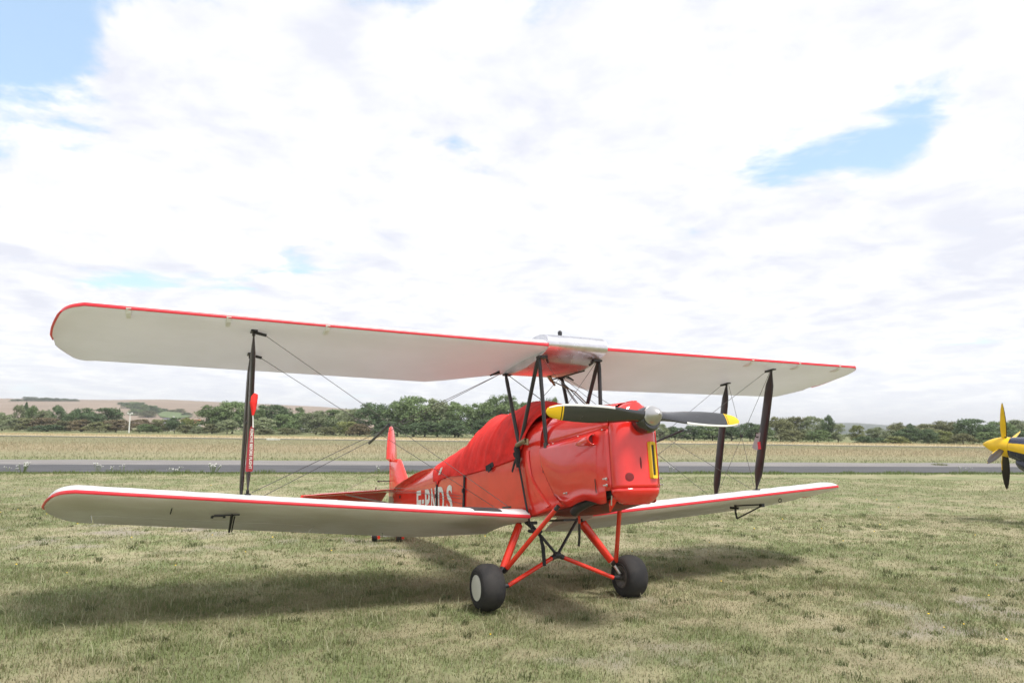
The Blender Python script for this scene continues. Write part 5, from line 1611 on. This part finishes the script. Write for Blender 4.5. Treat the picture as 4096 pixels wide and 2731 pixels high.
TREES = [
 # left part, front bushes and trees behind them
 (10, 90, 1640, 'bush', 'pale', 'pale willowy bush at the left edge of the view', 1.0),
 (72, 50, 1614, 'tall', 'pale', 'slim pale tree left of the dark conifer at far left', 1.05),
 (100, 36, 1604, 'cone', 'dark', 'narrow dark conifer at far left below the ploughed hill', 1.08),
 (130, 46, 1617, 'tall', 'green', 'slim green tree just right of the dark conifer', 1.05),
 (60, 80, 1668, 'bush', 'pale', 'low pale bush in front of the dark conifer', .99),
 (175, 60, 1634, 'bush', 'pale', 'pale bushy tree between conifer and twin-topped dark tree', 1.04),
 (222, 62, 1616, 'tall', 'dark', 'twin-topped dark tree in the left treeline', 1.06),
 (120, 95, 1664, 'bush', 'olive', 'olive brown bush, leftmost of the brown ones', .99),
 (190, 110, 1666, 'bush', 'rust', 'reddish brown bush below the twin-topped dark tree', 1.0),
 (195, 110, 1694, 'bush', 'dark', 'low dark bush in front of the reddish brown bush', .97),
 (262, 80, 1676, 'bush', 'olive', 'olive bush left of the first round dark tree', 1.0),
 (275, 50, 1654, 'bush', 'pale', 'small greyish tree peeping out left of the first round dark tree', 1.12),
 (325, 92, 1632, 'round', 'dark', 'first round dark green tree left of the lamp mast', 1.03),
 (330, 100, 1672, 'bush', 'rust', 'rusty bush in front of the first round dark tree', 1.0),
 (425, 122, 1630, 'round', 'dark', 'broad dark green tree nearest the lamp mast on its left', 1.03),
 (400, 90, 1680, 'bush', 'olive', 'yellowish olive bush in front of the broad dark tree', .98),
 (465, 100, 1672, 'bush', 'rust', 'russet bush just left of the lamp mast', 1.0),
 (560, 85, 1672, 'bush', 'rust', 'brown bush just right of the lamp mast', 1.0),
 (590, 80, 1690, 'bush', 'green', 'low green bush right of the lamp mast', .98),
 (635, 80, 1670, 'bush', 'olive', 'olive brown bush left of the white house', 1.0),
 (700, 52, 1668, 'round', 'dark', 'small dark tree in front of the white house', 1.0),
 (752, 60, 1662, 'bush', 'yellow', 'yellow green bush left of the biplane wing struts', 1.03),
 (745, 70, 1694, 'bush', 'olive', 'low olive bush below the yellow green one', .98),
 (795, 60, 1700, 'bush', 'pale', 'low pale shrub right of the yellow green bush', .97),
 (850, 110, 1622, 'round', 'green', 'tall green tree just left of the wing struts', 1.04),
 (850, 70, 1690, 'bush', 'olive', 'low olive bush at the foot of the tree left of the struts', .98),
 (930, 130, 1604, 'round', 'green', 'tall spreading tree directly behind the right wing struts', 1.05),
 (910, 80, 1668, 'bush', 'pale', 'pale bushy tree left of the pennant', .99),
 # centre left
 (1010, 80, 1618, 'round', 'green', 'rounded tree just right of the pennant', 1.06),
 (1085, 130, 1617, 'round', 'dark', 'dark rounded tree left of the small hilltop tree', 1.10),
 (1040, 110, 1660, 'bush', 'pale', 'pale bush right of the pennant', .99),
 (1130, 90, 1646, 'bush', 'green', 'green bushy tree above the brown roof', 1.06),
 (1195, 44, 1627, 'round', 'green', 'small round tree standing clear on the hill skyline', 1.25),
 (1180, 110, 1652, 'round', 'green', 'rounded tree left above the grey roof', 1.12),
 (1265, 110, 1640, 'round', 'pale', 'pale rounded tree right above the grey roof', 1.08),
 (1335, 100, 1636, 'round', 'green', 'green tree right of the pale tree above the grey roof', 1.10),
 (1400, 110, 1634, 'round', 'pale', 'pale loose tree left of the spacer bar', 1.04),
 (1385, 90, 1678, 'bush', 'yellow', 'bright green bush under the pale loose tree', .99),
 (1300, 80, 1704, 'bush', 'olive', 'low olive bush right of the grey roof', .97),
 (1150, 80, 1706, 'bush', 'olive', 'low olive bush left of the grey roof', .97),
 (1060, 70, 1712, 'bush', 'olive', 'lowest olive bush right of the pennant', .97),
 (1440, 90, 1690, 'bush', 'rust', 'dark brownish bush behind the spacer bar', .98),
 (1500, 130, 1612, 'round', 'dark', 'large dark tree directly behind the spacer bar', 1.03),
 (1590, 100, 1600, 'round', 'green', 'tall tree directly above the red fin', 1.03),
 (1655, 150, 1584, 'round', 'green', 'tallest broad tree between fin and cockpit cover', 1.02),
 (1750, 120, 1597, 'round', 'pale', 'sunlit broad tree right of the tallest one', 1.03),
 (1835, 140, 1604, 'round', 'green', 'broad tree left of the gap in the treeline', 1.02),
 (1560, 110, 1680, 'bush', 'dark', 'dark undergrowth bush behind the fin', .97),
 (1700, 140, 1676, 'bush', 'dark', 'dark undergrowth bush below the tallest tree', .97),
 (1820, 120, 1672, 'bush', 'dark', 'dark undergrowth bush below the gap in the treeline', .97),
 (1925, 90, 1610, 'round', 'green', 'tree just right of the gap in the treeline', 1.03),
 (2000, 150, 1582, 'round', 'green', 'broad tree directly behind the cabane struts', 1.02),
 (1930, 90, 1668, 'bush', 'dark', 'dark undergrowth bush left of the cockpit cover', .97),
 (2120, 130, 1606, 'round', 'green', 'tree almost hidden by the cockpit cover, only its top showing', 1.04),
 (2205, 70, 1592, 'round', 'green', 'tree top showing between the front cabane struts', 1.06),
 # right part
 (2570, 120, 1692, 'bush', 'green', 'green hedge bush directly behind the spinner', 1.0),
 (2640, 60, 1690, 'bush', 'pale', 'pale leafy bush just right of the spinner', .98),
 (2700, 90, 1698, 'bush', 'dark', 'dark hedge bush right of the pale leafy one', 1.0),
 (2775, 100, 1694, 'bush', 'dark', 'dark hedge bush under the right propeller blade', 1.0),
 (2850, 100, 1697, 'bush', 'green', 'green hedge bush left of the rear left strut', 1.0),
 (2925, 100, 1692, 'bush', 'dark', 'dark hedge bush right of the yellow propeller tip', 1.0),
 (3000, 90, 1688, 'round', 'dark', 'dark tree behind the crossing wires of the left wing', 1.03),
 (3060, 80, 1694, 'bush', 'green', 'green bush behind the front left strut', .99),
 (3120, 90, 1668, 'round', 'olive', 'olive tree just right of the front left strut', 1.03),
 (3190, 90, 1662, 'tall', 'olive', 'upright olive tree, second right of the front left strut', 1.04),
 (3255, 90, 1664, 'tall', 'pale', 'pale upright tree left of the dark poplar', 1.03),
 (3313, 46, 1655, 'tall', 'dark', 'slim dark poplar right of the biplane', 1.0),
 (3352, 66, 1690, 'tall', 'pale', 'light green tree just right of the dark poplar', 1.0),
 (3170, 90, 1716, 'bush', 'olive', 'low olive bush right of the front left strut', .97),
 (3270, 90, 1712, 'bush', 'green', 'low green bush in front of the dark poplar', .97),
 (3430, 60, 1697, 'tall', 'yellow', 'lone light green tree in front of the far wooded hill', 1.0),
 (3455, 76, 1742, 'bush', 'dark', 'low dark bush under the lone light green tree', .96),
 (3510, 56, 1746, 'bush', 'dark', 'lowest dark bush right of the lone light green tree', .96),
 (3505, 70, 1706, 'round', 'pale', 'pale tree right of the lone light green tree', 1.08),
 (3560, 70, 1716, 'bush', 'pale', 'pale shrub left of the round dark trees', 1.0),
 (3590, 70, 1690, 'round', 'olive', 'olive tree behind the pale shrub at right', 1.05),
 (3632, 60, 1692, 'round', 'dark', 'dark tree right of the olive one at right', 1.06),
 (3640, 86, 1712, 'round', 'dark', 'first round dark tree, right of the pale shrub', .98),
 (3710, 70, 1716, 'round', 'dark', 'second round dark tree, nearer the navy aircraft', .97),
 (3580, 90, 1740, 'bush', 'yellow', 'low yellow green bush left of the round dark trees', .96),
 (3715, 110, 1694, 'round', 'olive', 'olive tree above the second round dark tree', 1.08),
 (3790, 110, 1684, 'round', 'olive', 'rising olive tree left of the broad dark tree', 1.08),
 (3768, 80, 1716, 'bush', 'yellow', 'light green willow bush left of the yellow spinner', .98),
 (3890, 130, 1674, 'round', 'dark', 'broad dark tree above the yellow spinner', 1.0),
 (3850, 80, 1726, 'bush', 'olive', 'brownish bush left of the yellow spinner', .96),
 (3950, 90, 1720, 'bush', 'green', 'green bush directly behind the yellow spinner', .97),
 (4000, 100, 1684, 'round', 'green', 'tree directly behind the vertical yellow propeller blade', 1.03),
 (4070, 110, 1680, 'round', 'pale', 'pale tree at the right edge of the view', 1.04),
 (4160, 130, 1690, 'round', 'green', 'green tree cut off by the right edge of the view', 1.03),
 (4060, 110, 1716, 'bush', 'dark', 'dark bush above the navy aircraft nose', .98),
]
for t in TREES: tree(*t)

# trees on the ploughed hill stand on its surface
HL = bpy.data.objects['ploughed_hill']
bpy.context.view_layer.update()
def hill_tree(u, vbase, w, top, kind, colr, label, group):
    d = px_dir(u, vbase); ok, loc, nrm, _ = HL.ray_cast(Vector((0, 0, CAM_H)), d, distance=4000)
    if not ok: loc = Vector((d.x, d.y, d.z)) * (1235 / d.y) + Vector((0, 0, CAM_H))
    tree(u, w, top, kind, colr, label, group=group, y=loc.y, base=loc.z - .5)
_row = ('first and smallest', 'second', 'third', 'fourth', 'fifth', 'sixth', 'seventh', 'eighth and last')
for (u, w, t), nth in zip(((58, 40, 1594), (98, 30, 1584), (128, 42, 1586), (172, 46, 1587), (196, 26, 1590), (218, 30, 1590), (250, 38, 1591), (288, 36, 1594)), _row):
    hill_tree(u, 1604, w, t, 'bush', 'dark', nth + ' dark tree from the left on the hill crest', 'row of trees on the hill crest')
hill_tree(477, 1618, 24, 1607, 'bush', 'dark', 'lone small bush on the open ploughed slope', 'trees on the ploughed slope')
for u, vb, w, t, c, lb in ((505, 1632, 44, 1606, 'dark', 'leftmost dark tree of the hillside copse'), (530, 1634, 46, 1603, 'green', 'second tree of the hillside copse'), (555, 1645, 46, 1606, 'dark', 'third tree of the hillside copse'),
                           (582, 1650, 46, 1612, 'green', 'fourth tree of the hillside copse'), (608, 1655, 46, 1617, 'dark', 'fifth tree of the hillside copse'), (630, 1650, 34, 1628, 'green', 'last tree of the hillside copse'),
                           (545, 1660, 60, 1632, 'green', 'lower left tree of the hillside copse'), (590, 1668, 60, 1638, 'olive', 'lower right tree of the hillside copse'),
                           (655, 1646, 34, 1632, 'dark', 'left tree of the hedge over the green paddock'), (685, 1648, 34, 1636, 'olive', 'middle tree of the hedge over the green paddock'), (716, 1650, 40, 1632, 'olive', 'right tree of the hedge over the green paddock'), (745, 1662, 34, 1648, 'dark', 'lowest tree of the hedge right of the green paddock')):
    hill_tree(u, vb, w, t, 'bush', c, lb, 'trees on the ploughed slope')

# ------------------------------------------------------------------ houses and lamp mast among the trees
mat('render_white', (.74, .72, .68), .8); mat('roof_orange', (.42, .17, .08), .85, var=.2); mat('roof_slate', (.15, .15, .17), .7, var=.15); mat('roof_brown', (.21, .14, .10), .85, var=.2); mat('window_dark', (.03, .035, .04), .2)
def house(u, y, wd, dp, wall, rise, roofm, label, rz=0., chim=2):
    s = (u - 2044) / 2966; o = empty('house', (s * y, y, 0)); o.rotation_euler = (0, 0, rz); tag(o, label, 'house')
    b = MB(); b.box((0, 0, wall / 2), (wd, dp, wall)); b.add([(-wd / 2, -dp / 2, wall), (-wd / 2, dp / 2, wall), (-wd / 2, 0, wall + rise), (wd / 2, -dp / 2, wall), (wd / 2, dp / 2, wall), (wd / 2, 0, wall + rise)], [(0, 1, 2), (3, 5, 4)]); b.build('wall', 'render_white', o, smooth=False)
    r = MB(); e = .4
    for sg in (-1, 1):
        P = [(-wd / 2 - e, sg * (dp / 2 + e), wall - e * rise / (dp / 2)), (wd / 2 + e, sg * (dp / 2 + e), wall - e * rise / (dp / 2)), (wd / 2 + e, 0, wall + rise), (-wd / 2 - e, 0, wall + rise)]
        r.loft([P, [(x, yy, z + .15) for x, yy, z in P]])
    ro = r.build('roof', roofm, o, smooth=False)
    for k in range(chim):
        c = MB(); c.box(((-1) ** k * wd * .38, 0, wall + rise + .2), (.6, .6, 1.2)); c.build('chimney', 'render_white', ro, smooth=False)
    for k in range(3):
        w = MB(); w.box((wd * (-.3 + .3 * k), -dp / 2 - .01, wall * .55), (1.0, .08, wall * .45)); w.build('window', 'window_dark', o, smooth=False)
house(676, 250, 3.4, 6, 2.4, 1.6, 'roof_slate', 'white rendered house half hidden left of the small dark tree', .5, 1)
house(775, 330, 5, 6, 3.0, 1.4, 'roof_orange', 'house with orange tiled roof beyond the yellow green bush', .2, 0)
house(1215, 250, 8.2, 6, 2.0, 1.5, 'roof_slate', 'house with grey slate roof and white chimneys among the trees', -.1, 2)
house(1118, 255, 4, 6, 1.9, 1.2, 'roof_brown', 'house with brown roof left of the grey-roofed one', .1, 0)
house(1885, 260, 3.6, 5, 2.6, 1.6, 'roof_brown', 'pale house gable showing in the gap in the treeline', 1.4, 0)


def mast():
    u = 518; y = 160; s = (u - 2044) / 2966
    o = empty('lamp_mast', (s * y, y, 0)); tag(o, 'slim white lamp mast with cross arm in front of the left treeline', 'mast')
    tube('pole', 'white_paint', o, [(0, 0, 0), (0, 0, 4.2)], [.14, .09], seg=10)
    b = MB(); b.box((0, 0, 4.0), (1.1, .12, .10)); b.build('cross_arm', 'white_paint', o)
    for x in (-.45, .45):
        l = MB(); l.box((x, -.1, 4.22), (.32, .25, .28)); l.build('floodlight', 'white_paint', o)
mast()

# pale runway edge board lying in the meadow
for u, v, lb in ((415, 1755, 'small pale marker board in the meadow left of the struts'),):
    pass
x, y = at_ground(1083, 1760)
b = MB(); b.box((0, 0, .12), (.9, .5, .24)); b.box((.8, .1, .09), (.5, .4, .18))
o = b.build('runway_marker', 'off_white'); o.location = (x, y, 0); tag(o, 'pale runway marker blocks in the far grass right of the pennant', 'marker')

# ------------------------------------------------------------------ the air: a thin even haze round the whole place
b = MB(); b.box((0, 2000, 38), (10400, 10400, 92))
HZ = b.build('haze', M('white_paint'), smooth=False); HZ['kind'] = 'stuff'; HZ['label'] = 'thin pale haze in the air over the airfield'; HZ['category'] = 'haze'
m = bpy.data.materials.new('haze'); m.use_nodes = True
T = NT(m.node_tree); T.n.clear()
_o = T.new('ShaderNodeOutputMaterial'); _v = T.new('ShaderNodeVolumePrincipled')
_v.inputs['Color'].default_value = (.95, .97, 1.0, 1); _v.inputs['Density'].default_value = .00032; _v.inputs['Anisotropy'].default_value = .2
T.link(_v.outputs[0], _o.inputs['Volume'])
HZ.data.materials.clear(); HZ.data.materials.append(m)
